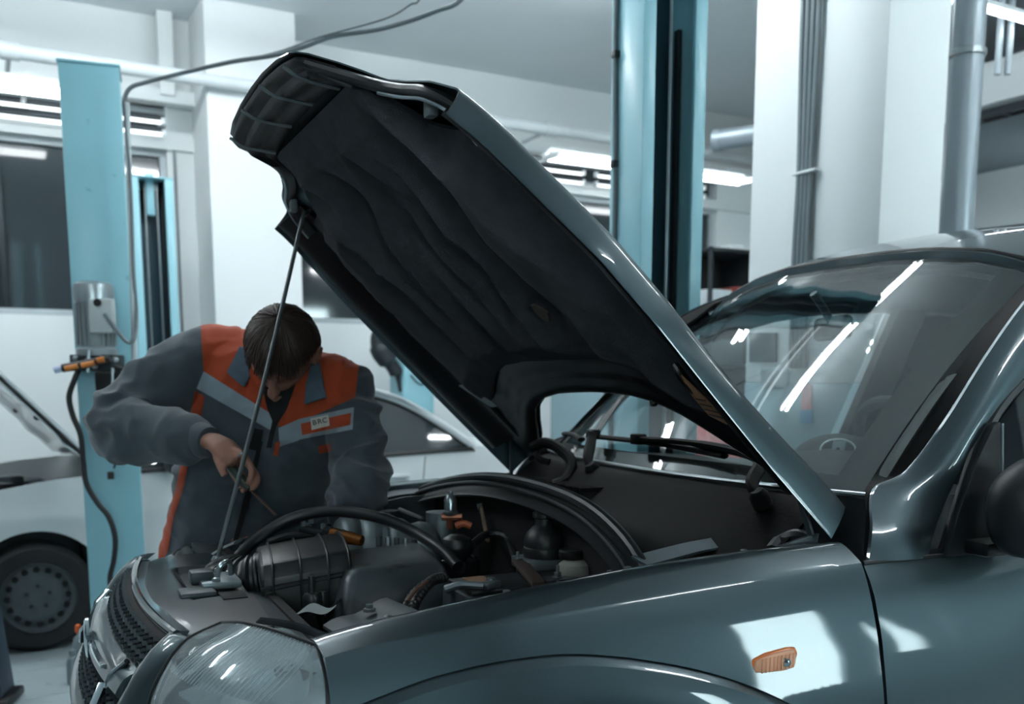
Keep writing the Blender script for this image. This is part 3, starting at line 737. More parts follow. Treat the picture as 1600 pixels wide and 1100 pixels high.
# insulation felt, sagging and creased
def felt(a, b):
    d0 = (2 * a - 1) * .655
    L0 = lr(d0) + .135 + .09 * (abs(d0) / .66) ** 2; L1 = min(lf(d0) - .115, 1.24)
    L = L0 + (L1 - L0) * b; v = VC + d0
    x = (v * 5.2 + L * 1.3); y = L * 1.7 - v * .5
    f = 1 - abs(noise.noise(Vector((x, y, 3.1)))) * 2.0
    f2 = noise.noise(Vector((v * 11 + L * 4, L * 5, 7.7)))
    f3 = 1 - abs(noise.noise(Vector((v * 9 - L * 2.2, L * 2.4, 1.2)))) * 2
    edge = min(1, min(a, 1 - a) * 9, min(b, 1 - b) * 9)
    return hp(L, v, off=-.020 - edge * (.010 + .052 * f + .028 * f3 * sstep(.1, .6, b) + .012 * f2))
band(felt, 110, 90, 'insulation_felt', M_LINER)
for (L, d, r) in ((1.10, .28, .016), (.80, .1, .020), (.62, -.28, .026), (.86, .47, .014)):
    g = G(); pts = [hp(L + r * cos(t) * (1 + .5 * sin(3 * t)), VC + d + r * 1.3 * sin(t), off=-.075) for t in np.linspace(0, 2 * pi, 9)[:-1]]
    g.prism(list(range(8)), lambda i: pts[i], lambda i: (pts[i][0] - .004, pts[i][1], pts[i][2] - .004)) if False else g.add(pts + [(p[0] - .004, p[1], p[2] - .004) for p in pts], [tuple(range(8)), tuple(range(15, 7, -1))] + [(k, (k + 1) % 8, 8 + (k + 1) % 8, 8 + k) for k in range(8)])
    g.build('torn_patch', mat('tan_torn_fibre', (66, 58, 52), .9, var=.4, scale=40), HOOD)
# stickers, hook, striker
def hood_plate(name, m, pts, off=-.05, th=.003):
    a = [hp(L, v, off=off) for L, v in pts]; b = [hp(L, v, off=off - th) for L, v in pts]; n = len(a)
    return G().add(a + b, [tuple(range(n)), tuple(range(2 * n - 1, n - 1, -1))] + [(k, (k + 1) % n, n + (k + 1) % n, n + k) for k in range(n)]).build(name, m, HOOD, smooth=False)
hood_plate('grey_sticker', mat('grey_sticker', (128, 138, 142), .6, var=.08), [(.385, 1.425), (.385, 1.385), (.275, 1.335), (.275, 1.375)], -.042)
stk = hood_plate('warning_sticker', mat('tan_warning_sticker', (168, 124, 88), .6, var=.12, scale=30), [(.45, .07), (.42, .055), (.33, .015), (.31, .05), (.325, .11), (.385, .105)], -.055)
for i in range(4):
    L = .385 - i * .016
    G().tube([hp(L, .045 - i * .006, off=-.0595), hp(L - .004, .092 + .002 * i, off=-.0595)], .0012, 4).build('sticker_line', M_BLACK, HOOD)
G().tube(spline([hp(.30, .45, off=-.02), hp(.285, .45, off=-.04), hp(.275, .452, off=-.03), hp(.29, .456, off=-.018)], 6), .004, 8).build('striker_hook', M_BLACKC, HOOD)
G().tube(spline([hp(.455, .11, off=-.04), hp(.44, .085, off=-.05), hp(.40, .09, off=-.052), hp(.385, .11, off=-.045), hp(.42, .125, off=-.045), hp(.455, .11, off=-.04)], 6), .007, 8).build('grab_loop', M_BLACKC, HOOD)
rs = [hp(lr(d) + .012, VC + d, off=-.016) for d in np.linspace(-.66, .66, 41)]
G().tube(rs, .007, 8).build('rear_seal', M_BLACKC, HOOD)
# hinges
for far in (False, True):
    s = lambda v: mv(v) if far else v
    hg = empty('hood_hinge', (0, 0, 0)); hg.parent = CAR
    G().prism([(-.215, 1.082), (-.02, 1.090), (-.01, 1.135), (-.06, 1.128), (-.2, 1.095)], lambda u, h: (u, s(.045), h), lambda u, h: (u, s(.053), h)).build('hinge_plate', M_PAINTIN, hg, bevel=.002)
    G().box((-.11, s(.07), 1.082), (.22, .06, .008)).build('hinge_foot', M_PAINTIN, hg, bevel=.002)
    G().lathe([(.014, 0), (.014, .008), (.008, .012)], (-.155, s(.075), 1.086), n=6).build('hinge_bolt', M_STEEL, hg)
    G().tube([(-.02, s(.055), 1.12), hp(.12, s(.06), off=-.02), hp(.24, s(.09), off=-.02)], .010, 8, flat=.5).build('hinge_arm', M_PAINTIN, hg)
# prop rod
def cl(x, y, D):                                # photo pixel at depth D -> car frame
    p = px(x, y, D) - CAR_O
    return Vector((p.x * cos(PSI) + p.y * sin(PSI), -p.x * sin(PSI) + p.y * cos(PSI), p.z))
rod = empty('prop_rod', (0, 0, 0)); rod.parent = CAR
rb = Vector((-1.068, 1.035, .995)); rt = Vector(hp(1.085, 1.405, off=-.03))
G().tube(spline([rb, rb.lerp(rt, .5) + Vector((.006, 0, 0)), rt - (rt - rb).normalized() * .05, rt - Vector((0, 0, .012)), rt + Vector((.02, .01, .004))], 8), .0062, 10).build('rod', mat('grey_rod', (88, 96, 98), .4, metal=.5, var=.2, scale=30), rod)
G().lathe([(.014, -.02), (.014, .004), (.009, .012)], rb, n=12).build('rod_pivot', M_STEEL, rod)

# ---------------------------------------------------------------- nose: fascia, lock panel, grille, lamps
NZ_H = [.30, .45, .60, .75, .80, .87, .93, .965, .99, 1.0]; NZ_U = [-1.36, -1.42, -1.42, -1.405, -1.395, -1.362, -1.325, -1.295, -1.262, -1.245]
def nose(v, h, off=0.0):
    d = abs(v - VC); u = interp(h, NZ_H, NZ_U)
    u += .045 * (d / .45) ** 2 if d < .45 else .045 + .30 * ((d - .45) / .40) ** 1.4 + .2 * (d - .45)
    return (u - off, v, h)
def fascia(a, b):
    v = -.06 + 1.68 * a
    d = abs(v - VC)
    top = .985 if d < .40 else interp(d, [.40, .44, .50, .84], [.985, .93, .76, .72])
    return nose(v, .30 + (top - .30) * b)
G().slab(fascia, 64, 24, (.02, 0, 0)).build('front_bumper', M_PAINT, CAR, sharp=35)
# glossy lock panel on top of the nose
def lockp(a, b):
    v = VC + (2 * a - 1) * .43; d = abs(v - VC)
    uf = -1.255 + .035 * (d / .41) ** 2; ur = -1.055 - .01 * (d / .41)
    u = uf + (ur - uf) * b
    h = 1.000 - .014 * (1 - b) ** 4 - .012 * (d / .41) ** 2 - .014 * sstep(.35, .42, b) * (1 if .30 < a < .72 else 0)
    return (u, v, h)
LP = G().slab(lockp, 48, 24, (0, 0, -.015)).build('lock_panel', mat('darkened_panel_paint', (38, 48, 52), .3, var=.12, scale=10, coat=.4, coat_rough=.08), CAR, sharp=30)  # body panel coloured darker in place of the dark hood mirrored in it
G().tube([nose(VC + (2 * k / 40 - 1) * .41, .985, .008) for k in range(41)], .008, 8).build('panel_lip', M_PAINT, LP)
for (v, u, w, l) in ((.72, -1.13, .11, .03), (.95, -1.135, .13, .018), (.60, -1.10, .07, .05)):
    G().box((u, v, lockp((v - VC + .43) / .86, (u + 1.255) / .2)[2] - .001), (l, w, .005)).build('slot', M_HOLE, LP, bevel=.001)
lt = empty('hood_latch', (0, 0, 0)); lt.parent = CAR
G().box((-1.11, .735, 1.004), (.085, .12, .016)).build('latch_plate', M_ALU, lt, bevel=.004)
G().box((-1.145, .74, 1.015), (.05, .05, .03)).build('latch_housing', M_PAINTIN, lt, bevel=.006)
G().tube(spline([(-1.12, .70, 1.01), (-1.11, .69, 1.045), (-1.09, .70, 1.05), (-1.085, .715, 1.02)], 6), .006, 8).build('latch_hook', M_STEEL, lt)
G().box((-1.165, .66, .996), (.075, .07, .016)).build('latch_ramp', M_PAINTIN, lt, bevel=.006)
for (u, v) in ((-1.12, .69), (-1.08, .76), (-1.10, .80)): G().lathe([(.009, 0), (.009, .007), (.004, .009)], (u, v, 1.012), n=6).build('latch_screw', M_STEEL, lt)
# grille
GR = empty('grille', (0, 0, 0)); GR.parent = CAR
def mesh_panel(v0, v1, h0f, h1f, name):
    g = G(); n = max(2, int((v1 - v0) / .017))
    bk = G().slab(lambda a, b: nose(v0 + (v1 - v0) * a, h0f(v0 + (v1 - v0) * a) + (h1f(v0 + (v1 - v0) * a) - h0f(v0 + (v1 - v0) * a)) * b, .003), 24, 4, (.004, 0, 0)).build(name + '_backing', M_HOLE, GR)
    for i in range(n + 1):
        v = v0 + (v1 - v0) * i / n; a, b = h0f(v), h1f(v)
        m = max(1, int((b - a) / .015))
        for j in range(m):
            h = a + (j + .5 * (i % 2) + .25) * .015
            if h > b - .002: continue
            p = nose(v, h, .007)
            g.box(p, (.009, .0135, .0060), M=Matrix.Rotation(.5 if i % 2 else -.5, 3, 'X'))
    o = g.build(name, mat('dark_grille_mesh', (58, 68, 72), .3, metal=.5, var=.15), GR, smooth=False); o['kind'] = 'stuff'
mesh_panel(.40, 1.16, lambda v: .925, lambda v: .975, 'upper_mesh')
mesh_panel(.40, 1.16, lambda v: .80, lambda v: .862, 'lower_mesh')
def bar(h0, h1, off, v0=.385, v1=1.175, name='grille_bar', m=M_PAINT):
    G().slab(lambda a, b: nose(v0 + (v1 - v0) * a, h0 + (h1 - h0) * b, off * (1 - (2 * b - 1) ** 4) + .004), 40, 8, (.012, 0, 0)).build(name, m, GR, sharp=30)
bar(.868, .921, .026); bar(.765, .797, .02, name='lower_bar')
bar(.893, .905, .034, .52, .70, 'bright_strip', M_CHROME)
em = nose(VC, .893, .03)
G().lathe([(.045, 0), (.045, .006), (.038, .010), (.015, .012)], em, (-1, 0, 0), n=24).build('round_badge', M_CHROME, GR)
for far in (False, True):                        # chrome claws joining bar and frame
    s = lambda v: mv(v) if far else v
    for (va, ha, vb, hb) in ((.44, .925, .47, .875), (.50, .87, .43, .80)):
        G().tube([nose(s(va), ha, .02), nose(s((va + vb) / 2), (ha + hb) / 2, .03), nose(s(vb), hb, .02)], .010, 8, flat=.6).build('grille_claw', M_CHROME, GR)
    # body-coloured nose strip between grille and lamp
    G().slab(lambda a, b: nose(s(.285 + .10 * a + .02 * b), .72 + .268 * b, .022 * sin(pi * a) + .006), 10, 20, (.02, 0, 0)).build('nose_strip', M_PAINT, CAR, sharp=40)
# headlamps
LI = spline([(-1.160, .350, 1.004), (-1.228, .300, .992), (-1.272, .275, .951), (-1.300, .268, .891), (-1.305, .26, .82), (-1.28, .25, .74)], 6)
LE = spline([(-1.058, .045, 1.026), (-1.060, -.012, .992), (-1.066, -.045, .950), (-1.075, -.052, .895), (-1.085, -.05, .83), (-1.10, -.03, .75)], 6)
def lamp_pt(a, b, off=0.0):
    n = len(LI) - 1; x = b * n; i = min(n - 1, int(x)); f = x - i
    I = np.array(LI[i]) * (1 - f) + np.array(LI[i + 1]) * f; E = np.array(LE[i]) * (1 - f) + np.array(LE[i + 1]) * f
    p = I * (1 - a) + E * a
    bl = sin(pi * a) * (.030 + .030 * min(1, b * 3)) - off
    up = sin(pi * a) * .022 * (1 - b) ** 3
    return np.array((p[0] - bl * .75, p[1] - bl * .66, p[2] + up))
M_LENS = glass('headlamp_lens', (236, 244, 246), .55, ior=1.45, haze=.22, haze_rgb=(228, 237, 240))  # pale haze put into the lens so it looks lit
M_REFL = mat('lamp_reflector', (240, 245, 246), .3, metal=0.25, var=.05, scale=30)
def headlamp(far):
    e = empty('headlamp', (0, 0, 0)); e.parent = CAR
    s = lambda p: (p[0], mv(p[1]) if far else p[1], p[2] - (.075 if far else 0))
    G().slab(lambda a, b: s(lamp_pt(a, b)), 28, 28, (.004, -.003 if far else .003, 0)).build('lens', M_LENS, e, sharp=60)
    # fluting on the inside of the lens
    g = G()
    for k in range(26):
        a = .30 + .66 * k / 25
        g.tube([s(lamp_pt(a - .22 * j / 10, .02 + .38 * j / 10, .006)) for j in range(11)], .0012, 5)
    o = g.build('lens_fluting', mat('clear_fluting', (225, 234, 236), .12, var=.03, coat=.5), e); o['kind'] = 'stuff'
    G().slab(lambda a, b: s(lamp_pt(a, .06 + .94 * b, .065) + np.array((.02, 0, -.03))), 16, 16, (.012, 0, 0)).build('housing', mat('lamp_housing_grey', (205, 214, 217), .35, metal=.3, var=.1), e)
    # reflector bowls
    for (a, b, r) in ((.58, .30, .072), (.38, .74, .075), (.80, .72, .055)):
        c = lamp_pt(a, b, .075) + np.array((.03, 0, -.012)); c = Vector(s(c)); n_ = Vector((-.80, (.55 if far else -.55), .16)).normalized()
        prof = [(r * q, -.035 * (1 - q * q) + .012) for q in (.12, .3, .45, .6, .75, .88, 1.0)]
        G().lathe(prof, c, n_, n=28, cap=False).build('reflector_bowl', M_REFL, e, fix=False)
        G().lathe([(.012, -.02), (.014, .0), (.011, .014), (.003, .018)], c, n_, n=14).build('bulb', M_CHROME, e)
    for t in range(9):
        a0 = .18 + .03 * t
    # step between the upper and the lower reflector
    G().slab(lambda a, b: s(lamp_pt(.18 + .74 * a, .49 + .03 * a, .02 + .06 * b)), 14, 4, (0, 0, -.006)).build('reflector_shelf', M_REFL, e)
    G().tube([s(lamp_pt(i / 24, 0.0, -.002)) for i in range(25)] + [s(lamp_pt(1.0, j / 20, -.002)) for j in range(1, 21)], .003, 8).build('lamp_seal', M_BLACKC, e)
    G().tube([s(lamp_pt(0.0, j / 20, -.003)) for j in range(21)], .003, 8).build('lamp_seal', M_BLACKC, e)
    # domed rear cover
    cv = lambda a, b: s((-1.10 + .10 * a, .30 - .27 * a + .05 * b, 1.018 + .012 * sin(pi * a) - .02 * b))
    G().slab(cv, 16, 6, (0, 0, -.004)).build('rear_cover', mat('grey_lamp_back', (50, 58, 62), .6, var=.1, spec=.2), e)
headlamp(False); headlamp(True)

# ---------------------------------------------------------------- engine bay tub
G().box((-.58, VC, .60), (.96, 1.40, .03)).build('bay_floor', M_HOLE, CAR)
for far in (False, True):
    s = lambda v: mv(v) if far else v
    G().slab(lambda a, b: (-1.02 + .98 * a, s(.085 + .03 * sin(pi * a) + .05 * b), interp(-1.02 + .98 * a, HT_U, HT_H) - .034 - .42 * b - (.10 * sstep(-.42, -.85, -1.02 + .98 * a) if far else 0)), 20, 10, (0, -.01 if far else .01, 0)).build('inner_wing', M_PAINTIN, CAR)
    G().lathe([(.13, -.30), (.125, -.06), (.10, -.03), (.05, -.02)], (-.40, s(.22), 1.0), n=24).build('strut_tower', M_PAINTIN, CAR)
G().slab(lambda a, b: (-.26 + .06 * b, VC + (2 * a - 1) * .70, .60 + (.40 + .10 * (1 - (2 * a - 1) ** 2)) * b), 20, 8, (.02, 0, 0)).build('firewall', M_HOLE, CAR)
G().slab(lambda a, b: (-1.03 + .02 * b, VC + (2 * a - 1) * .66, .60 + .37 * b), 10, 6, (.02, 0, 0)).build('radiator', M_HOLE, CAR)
G().slab(lambda a, b: (-1.075 + .075 * b, VC + (2 * a - 1) * .70, .972 - .01 * b), 24, 4, (0, 0, -.02)).build('slam_panel', M_PAINTIN, CAR)
# arched seal on the bulkhead
AV = [.165, .20, .26, .33, .42, .55, .69, .85, 1.0, 1.14, 1.30, 1.44, 1.54, 1.585]; AH = [1.05, 1.085, 1.118, 1.146, 1.170, 1.185, 1.191, 1.190, 1.180, 1.163, 1.137, 1.108, 1.080, 1.06]
AV2 = np.linspace(.165, 1.585, 48); AH2 = np.interp(AV2, AV, AH)
for _ in range(3): AH2[1:-1] = (AH2[:-2] + 2 * AH2[1:-1] + AH2[2:]) / 4
sl = empty('bulkhead_seal', (0, 0, 0)); sl.parent = CAR
G().tube([(-.345, v, h) for v, h in zip(AV2, AH2)], .013, 10).build('seal_tube', M_RUBBER, sl)
G().tube([(-.375, v, h - .016) for v, h in zip(AV2, AH2)], .007, 8).build('seal_lip', M_RUBBER, sl)
G().slab(lambda a, b: (lambda i: (-.34 - .05 * b, AV2[i], AH2[i] - .014 - .034 * b))(int(round(a * 47))), 47, 2, (.006, 0, -.006)).build('seal_carrier', M_ENG, sl)
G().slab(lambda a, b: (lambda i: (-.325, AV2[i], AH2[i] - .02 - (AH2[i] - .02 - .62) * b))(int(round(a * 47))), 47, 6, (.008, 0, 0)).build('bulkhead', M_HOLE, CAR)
G().box((-.36, .20, 1.047), (.06, .12, .01)).build('seal_end_plate', M_ALU, sl, bevel=.002)
# plenum / cowl between bulkhead and glass
def plen(a, b):
    v = .12 + 1.36 * a; d = abs(v - VC) / .70
    f = b
    h0 = np.interp(v, AV2, AH2) - .02
    h = h0 + (1.198 - h0) * f ** .8 - .07 * sin(pi * min(1, f * 1.15)) * (1 if True else 0)
    u = -.33 + (.06 + .08 * d * d + .31) * f
    return (u, v, h)
M_COWL = mat('matte_black_cowl', (10, 11, 12), .7, var=.15, scale=14, bump=.08, bscale=120, spec=.06)
G().slab(plen, 44, 20, (0, 0, -.01)).build('cowl_cover', M_COWL, CAR, sharp=40)
G().tube([tuple(np.array(wind(i / 40, 0.0)) + np.array((-.012, 0, -.006))) for i in range(41)], .006, 8).build('cowl_edge', M_STEEL, CAR)
vt2 = empty('cowl_vent', (0, 0, 0)); vt2.parent = CAR
for i in range(22):
    v = .82 + .021 * i
    p, q = plen((v - .12) / 1.36, .55), plen((v - .12) / 1.36, .75)
    G().box(((p[0] + q[0]) / 2, v, (p[2] + q[2]) / 2 + .006), (.10, .007, .012)).build('vent_slat', M_COWL, vt2)
CS = spline([(-.35, .165, 1.076), (-.18, .222, 1.082), (-.02, .268, 1.086), (.10, .35, 1.105), (.16, .44, 1.13)], 6)
G().slab(lambda a, b: (lambda p: (p[0] - .018 * b, p[1] + .034 * b, p[2] + .014 * b))(CS[int(round(a * (len(CS) - 1)))]), len(CS) - 1, 2, (0, 0, -.005)).build('cowl_strip', mat('dull_steel_strip', (82, 96, 102), .4, metal=.5, var=.15, scale=18), CAR)
G().tube(spline([(-.06, .13, 1.085), (-.02, .15, 1.10), (.0, .12, 1.115), (.02, .1, 1.10)], 5), .018, 10).build('drain_elbow', M_ENG, CAR)
# wipers
for (pv, tip, off) in ((.24, 1.08, 0), (.98, 1.36, 0)):
    wp = empty('wiper', (0, 0, 0)); wp.parent = CAR
    a0 = Vector((-.005, pv, 1.185)); 
    e1 = Vector(wind((pv + .10 - .045) / 1.47, .045)) + Vector((-.03, 0, .025)); e2 = Vector(wind(min(.98, (tip - .25 - .045) / 1.47), .07)) + Vector((-.025, 0, .025))
    G().lathe([(.022, -.02), (.022, .01), (.014, .022)], a0, (-.5, 0, .86), n=14).build('wiper_boss', M_TRIM, wp)
    G().tube(spline([a0, a0 + Vector((.0, .03, .03)), e1, e1.lerp(e2, .5) + Vector((0, 0, .012)), e2], 6), [.015] * 6 + [.017] * 6 + [.016] * 6 + [.012] * 7, 8, flat=.7).build('wiper_arm', M_TRIM, wp)
    b0 = Vector(wind(min(.97, (pv + .22 - .045) / 1.47), .055)) + Vector((-.018, 0, .014)); b1 = Vector(wind(min(.985, (tip + .05 - .045) / 1.47), .075)) + Vector((-.018, 0, .014))
    G().tube([b0.lerp(b1, k / 12) + Vector((0, 0, .006 * sin(pi * k / 12))) for k in range(13)], .013, 8, flat=.6).build('wiper_blade', M_TRIM, wp)
    G().box(e2, (.03, .045, .03)).build('blade_clip', M_TRIM, wp, bevel=.005)
# trunk of wiring over the far corner of the cowl
G().tube(spline([cl(832, 700, 3.0), cl(850, 692, 2.98), cl(872, 700, 2.95), cl(893, 722, 2.9), cl(885, 748, 2.85), cl(862, 760, 2.8)], 6), .017, 10).build('loom_trunk', M_TRIM, CAR)
G().tube(spline([cl(838, 702, 3.0), cl(842, 716, 2.97), cl(858, 722, 2.95)], 5), .011, 8).build('loom_branch', M_TRIM, CAR)

# ---------------------------------------------------------------- engine bay contents
# air filter box
AB = empty('air_filter_box', (0, 0, 0)); AB.parent = CAR
def frustum(b, t, h0, h1): return G().hexa([(u, v, h0) for u, v in b], [(u, v, h1) for u, v in t])
frustum([(-.90, .53), (-.55, .58), (-.515, .98), (-.85, .95)], [(-.845, .62), (-.605, .645), (-.545, .955), (-.825, .90)], .86, 1.022).build('box_lid', M_ENG2, AB, bevel=.028, seg=4, sharp=50)
frustum([(-.85, .56), (-.55, .6), (-.52, .97), (-.82, .94)], [(-.865, .555), (-.54, .595), (-.51, .985), (-.835, .955)], .70, .865).build('box_base', M_ENG, AB, bevel=.01)
for k in range(6):
    G().box((-.868 + .006 * k, .60 + .055 * k, .855), (.035, .006, .11), M=Matrix.Rotation(-.25, 3, 'Y')).build('box_rib', M_ENG, AB)
for k in range(3):
    G().tube([(-.72 + .035 * k, .86 - .004 * k, 1.0095), (-.70 + .035 * k, .80 - .004 * k, 1.0095)], .0012, 4).build('moulded_mark', M_ENG, AB)
# ribbed intake duct with bellows
DU = empty('intake_duct', (0, 0, 0)); DU.parent = CAR
A0, B0 = cl(404, 904, 2.24), cl(540, 880, 2.30)
dx = (B0 - A0).normalized(); dz = Vector((0, 0, 1)); dy = dz.cross(dx).normalized()
sec = [(-.135, -.075), (-.135, .022), (-.112, .052), (-.03, .066), (.07, .066), (.14, .05), (.15, -.075)]
def ductsec(p, k): return [p + dy * (x * k) + dz * (z * k) for x, z in sec]
nsec = len(sec)
def duct(ts, ks):
    vs = []; fs = []
    for t, k in zip(ts, ks): vs += ductsec(A0.lerp(B0, t), k)
    m = len(ts)
    for i in range(m - 1): fs += [(i * nsec + j, i * nsec + (j + 1) % nsec, (i + 1) * nsec + (j + 1) % nsec, (i + 1) * nsec + j) for j in range(nsec)]
    fs += [tuple(range(nsec)), tuple((m - 1) * nsec + j for j in range(nsec))]
    return G().add(vs, fs)
duct([0, .15, .5, .85, 1.0], [.97, 1, 1, 1, .97]).build('duct_shell', M_ENG, DU, bevel=.008, seg=2, sharp=12)
for t in (.12, .42, .72, .95): duct([t, t + .022], [1.09, 1.09]).build('duct_rib', M_ENG, DU, bevel=.002, seg=1)
G().tube([A0 + dy * -.135 + dz * .0, B0 + dy * -.135 + dz * .004], .006, 6).build('duct_seam', M_ENG, DU)
bel = spline([A0 + dx * .02, A0 - dx * .03 + dy * .01, A0 - dx * .065 + dy * .05, A0 - dx * .06 + dy * .12], 12)
rr = [.078 + (.008 if (i % 4) < 2 else 0) - .018 * i / len(bel) for i in range(len(bel))]
G().tube(bel, rr, 18, flat=.72).build('bellows', M_RUBBER, DU)
G().tube([A0 - dx * .0, A0 + dx * .014], .082, 20, flat=.75).build('duct_clamp', M_DARKMETAL, DU)
G().lathe([(.035, -.03), (.045, 0), (.035, .03), (.01, .04)], cl(378, 925, 2.22), (0, 0, 1), n=16).build('resonator_bulb', M_ENG2, DU)
# big arched hose and smaller ones
G().tube(spline([cl(358, 905, 2.30), cl(372, 872, 2.36), cl(402, 842, 2.42), (cl(455, 810, 2.46)), cl(520, 799, 2.46), cl(590, 808, 2.42), cl(645, 830, 2.38), cl(692, 860, 2.30), cl(715, 885, 2.25)], 8), .0148, 14).build('arched_hose', M_RUBBER, CAR)
G().tube(spline([cl(420, 848, 2.5), cl(450, 838, 2.5), cl(500, 834, 2.5), cl(530, 836, 2.5)], 6), .011, 10).build('rail_hose', M_RUBBER, CAR)
G().tube(spline([cl(330, 868, 2.6), cl(352, 855, 2.6), cl(372, 846, 2.55)], 5), .016, 8, flat=.3).build('grey_strap', M_ALU, CAR)
# rail with brass fitting
RL = empty('gas_rail', (0, 0, 0)); RL.parent = CAR
G().tube([cl(470, 826, 2.5), cl(520, 836, 2.48)], .011, 10).build('rail_body', M_DARKMETAL, RL)
G().tube([cl(518, 834, 2.44), cl(548, 841, 2.42), cl(566, 845, 2.41)], [.017, .017, .014], 14).build('brass_body', M_BRASS, RL)
G().tube([cl(532, 837, 2.43), cl(535, 838, 2.43)], .0185, 14).build('fitting_clamp', M_STEEL, RL)
G().tube([cl(510, 832, 2.45), cl(519, 834, 2.44)], .019, 6).build('fitting_nut', M_BLACKC, RL)
for (x, y) in ((474, 822), (486, 818), (505, 826)):
    G().lathe([(.007, 0), (.007, .012), (.004, .014)], cl(x, y, 2.47), n=6).build('rail_bolt', M_STEEL, RL)
# manifold runners
MF = empty('intake_manifold', (0, 0, 0)); MF.parent = CAR
for i, (x, y, r) in enumerate(((548, 832, .040), (583, 833, .046), (622, 838, .042), (660, 845, .044))):
    c = cl(x, y + 6, 2.62)
    G().tube(spline([c + Vector((0, .10, -.05)), c + Vector((0, .04, .012)), c + Vector((0, -.02, .010)), c + Vector((-.01, -.07, -.06))], 6), [r * .8] * 6 + [r] * 12 + [r * .9], 16).build('runner', M_ALU, MF)
for i in range(5):
    c = cl(592 + 14 * i, 846 + 1 * i, 2.5)
    G().tube([c + Vector((0, 0, -.04)), c + Vector((0, 0, .014))], .008, 8).build('injector', M_STEEL if i % 2 else M_ENG2, MF)
G().tube([cl(690, 800, 2.7), cl(690, 850, 2.7)], .045, 14).build('throttle_body', M_ALU, MF)
def cap_obj(name, m, x, y, D, prof, par=CAR, n=20): return G().lathe(prof, cl(x, y, D), n=n).build(name, m, par)
cap_obj('oil_cap', M_BLACKC, 608, 812, 2.66, [(.024, 0), (.03, .004), (.03, .02), (.026, .026)])
G().hexa([cl(620, 800, 2.7), cl(662, 815, 2.7), cl(664, 812, 2.76), cl(624, 797, 2.76)], [cl(620, 795, 2.7), cl(662, 811, 2.7), cl(664, 808, 2.76), cl(624, 792, 2.76)]).build('coil_cover', M_ENG, CAR, bevel=.003)
# valve: silver canister on copper fittings
GV = empty('gas_valve', (0, 0, 0)); GV.parent = CAR
G().lathe([(.019, 0), (.021, .004), (.021, .01), (.018, .013), (.018, .042), (.012, .054), (.006, .058), (.006, .066)], cl(704, 804, 2.66), n=18).build('solenoid_can', M_STEEL, GV)
G().tube([cl(690, 808, 2.66), cl(722, 808, 2.66)], .011, 8).build('copper_body', mat('copper_fitting', (150, 98, 74), .35, metal=.6, var=.2, scale=25), GV)
G().tube([cl(703, 806, 2.66), cl(703, 826, 2.66)], .010, 6).build('copper_leg', MATS['copper_fitting'], GV)
G().tube(spline([cl(712, 822, 2.64), cl(724, 818, 2.64), cl(736, 822, 2.64)], 5), .010, 8).build('orange_plug', mat('faded_orange_plug', (170, 84, 48), .5, var=.15), GV)
cap_obj('breather_cap', M_ENG, 714, 862, 2.45, [(.012, -.05), (.02, -.03), (.041, 0), (.043, .012), (.043, .018), (.036, .035), (.02, .044)])
G().tube(spline([cl(738, 850, 2.5), cl(760, 835, 2.6), cl(790, 838, 2.6), cl(805, 870, 2.5)], 6), .010, 8).build('vacuum_hose', M_RUBBER, CAR)
G().tube(spline([cl(745, 790, 2.75), cl(762, 786, 2.75), cl(790, 788, 2.72), cl(815, 800, 2.65)], 6), .022, 10).build('heater_hose', M_RUBBER, CAR)
G().tube(spline([cl(752, 792, 2.7), cl(756, 815, 2.66), cl(762, 845, 2.6)], 6), .006, 8).build('tan_harness_tape', mat('tan_tape', (120, 102, 84), .8, var=.2), CAR)
# brake booster pot and reservoirs
BR = empty('steering_reservoir', (0, 0, 0)); BR.parent = CAR
G().lathe([(.050, -.012), (.052, 0), (.050, .012), (.048, .014), (.049, .026), (.044, .045), (.030, .060), (.022, .066), (.022, .082), (.028, .085), (.028, .096), (.02, .1)], cl(850, 862, 2.30), n=28).build('pot', M_BLACKC, BR)
G().box(cl(845, 878, 2.30), (.115, .10, .028)).build('grey_bracket', M_ALU, BR, bevel=.005)
WR = empty('washer_reservoir', (0, 0, 0)); WR.parent = CAR
G().lathe([(.012, -.05), (.036, -.038), (.040, -.02), (.036, -.005), (.024, .004)], cl(897, 878, 2.20), n=20).build('tank', mat('yellowed_plastic', (138, 140, 132), .4, var=.1), WR)
G().lathe([(.029, 0), (.031, .003), (.031, .017), (.027, .021)], cl(893, 872, 2.22), n=18).build('screw_cap', M_BLACKC, WR)
# battery with strap, bolts, label, terminal
BT = empty('battery', (0, 0, 0)); BT.parent = CAR
frustum([(-.645, .405), (-.27, .405), (-.27, .575), (-.645, .575)], [(-.64, .41), (-.275, .41), (-.275, .57), (-.64, .57)], .80, .985).build('case', mat('slate_battery_case', (50, 60, 66), .4, var=.12), BT, bevel=.008)
G().box((-.458, .49, .991), (.345, .145, .014)).build('case_top', M_ENG, BT, bevel=.005)
G().box((-.575, .50, .9995), (.05, .09, .003)).build('label', mat('tan_battery_label', (150, 116, 90), .5, var=.3, scale=35), BT)
G().box((-.40, .45, .9995), (.09, .05, .003)).build('label', mat('dark_battery_label', (60, 60, 66), .4, var=.3, scale=35), BT)
G().hexa([(-.495, .40, .997), (-.462, .40, .997), (-.41, .60, 1.012), (-.45, .60, 1.012)], [(-.495, .40, 1.007), (-.462, .40, 1.007), (-.41, .60, 1.022), (-.45, .60, 1.022)]).build('hold_down_strap', M_RUST, BT, bevel=.002)
G().box((-.45, .392, .965), (.16, .018, .055)).build('hold_down_clamp', M_RUST, BT, bevel=.003)
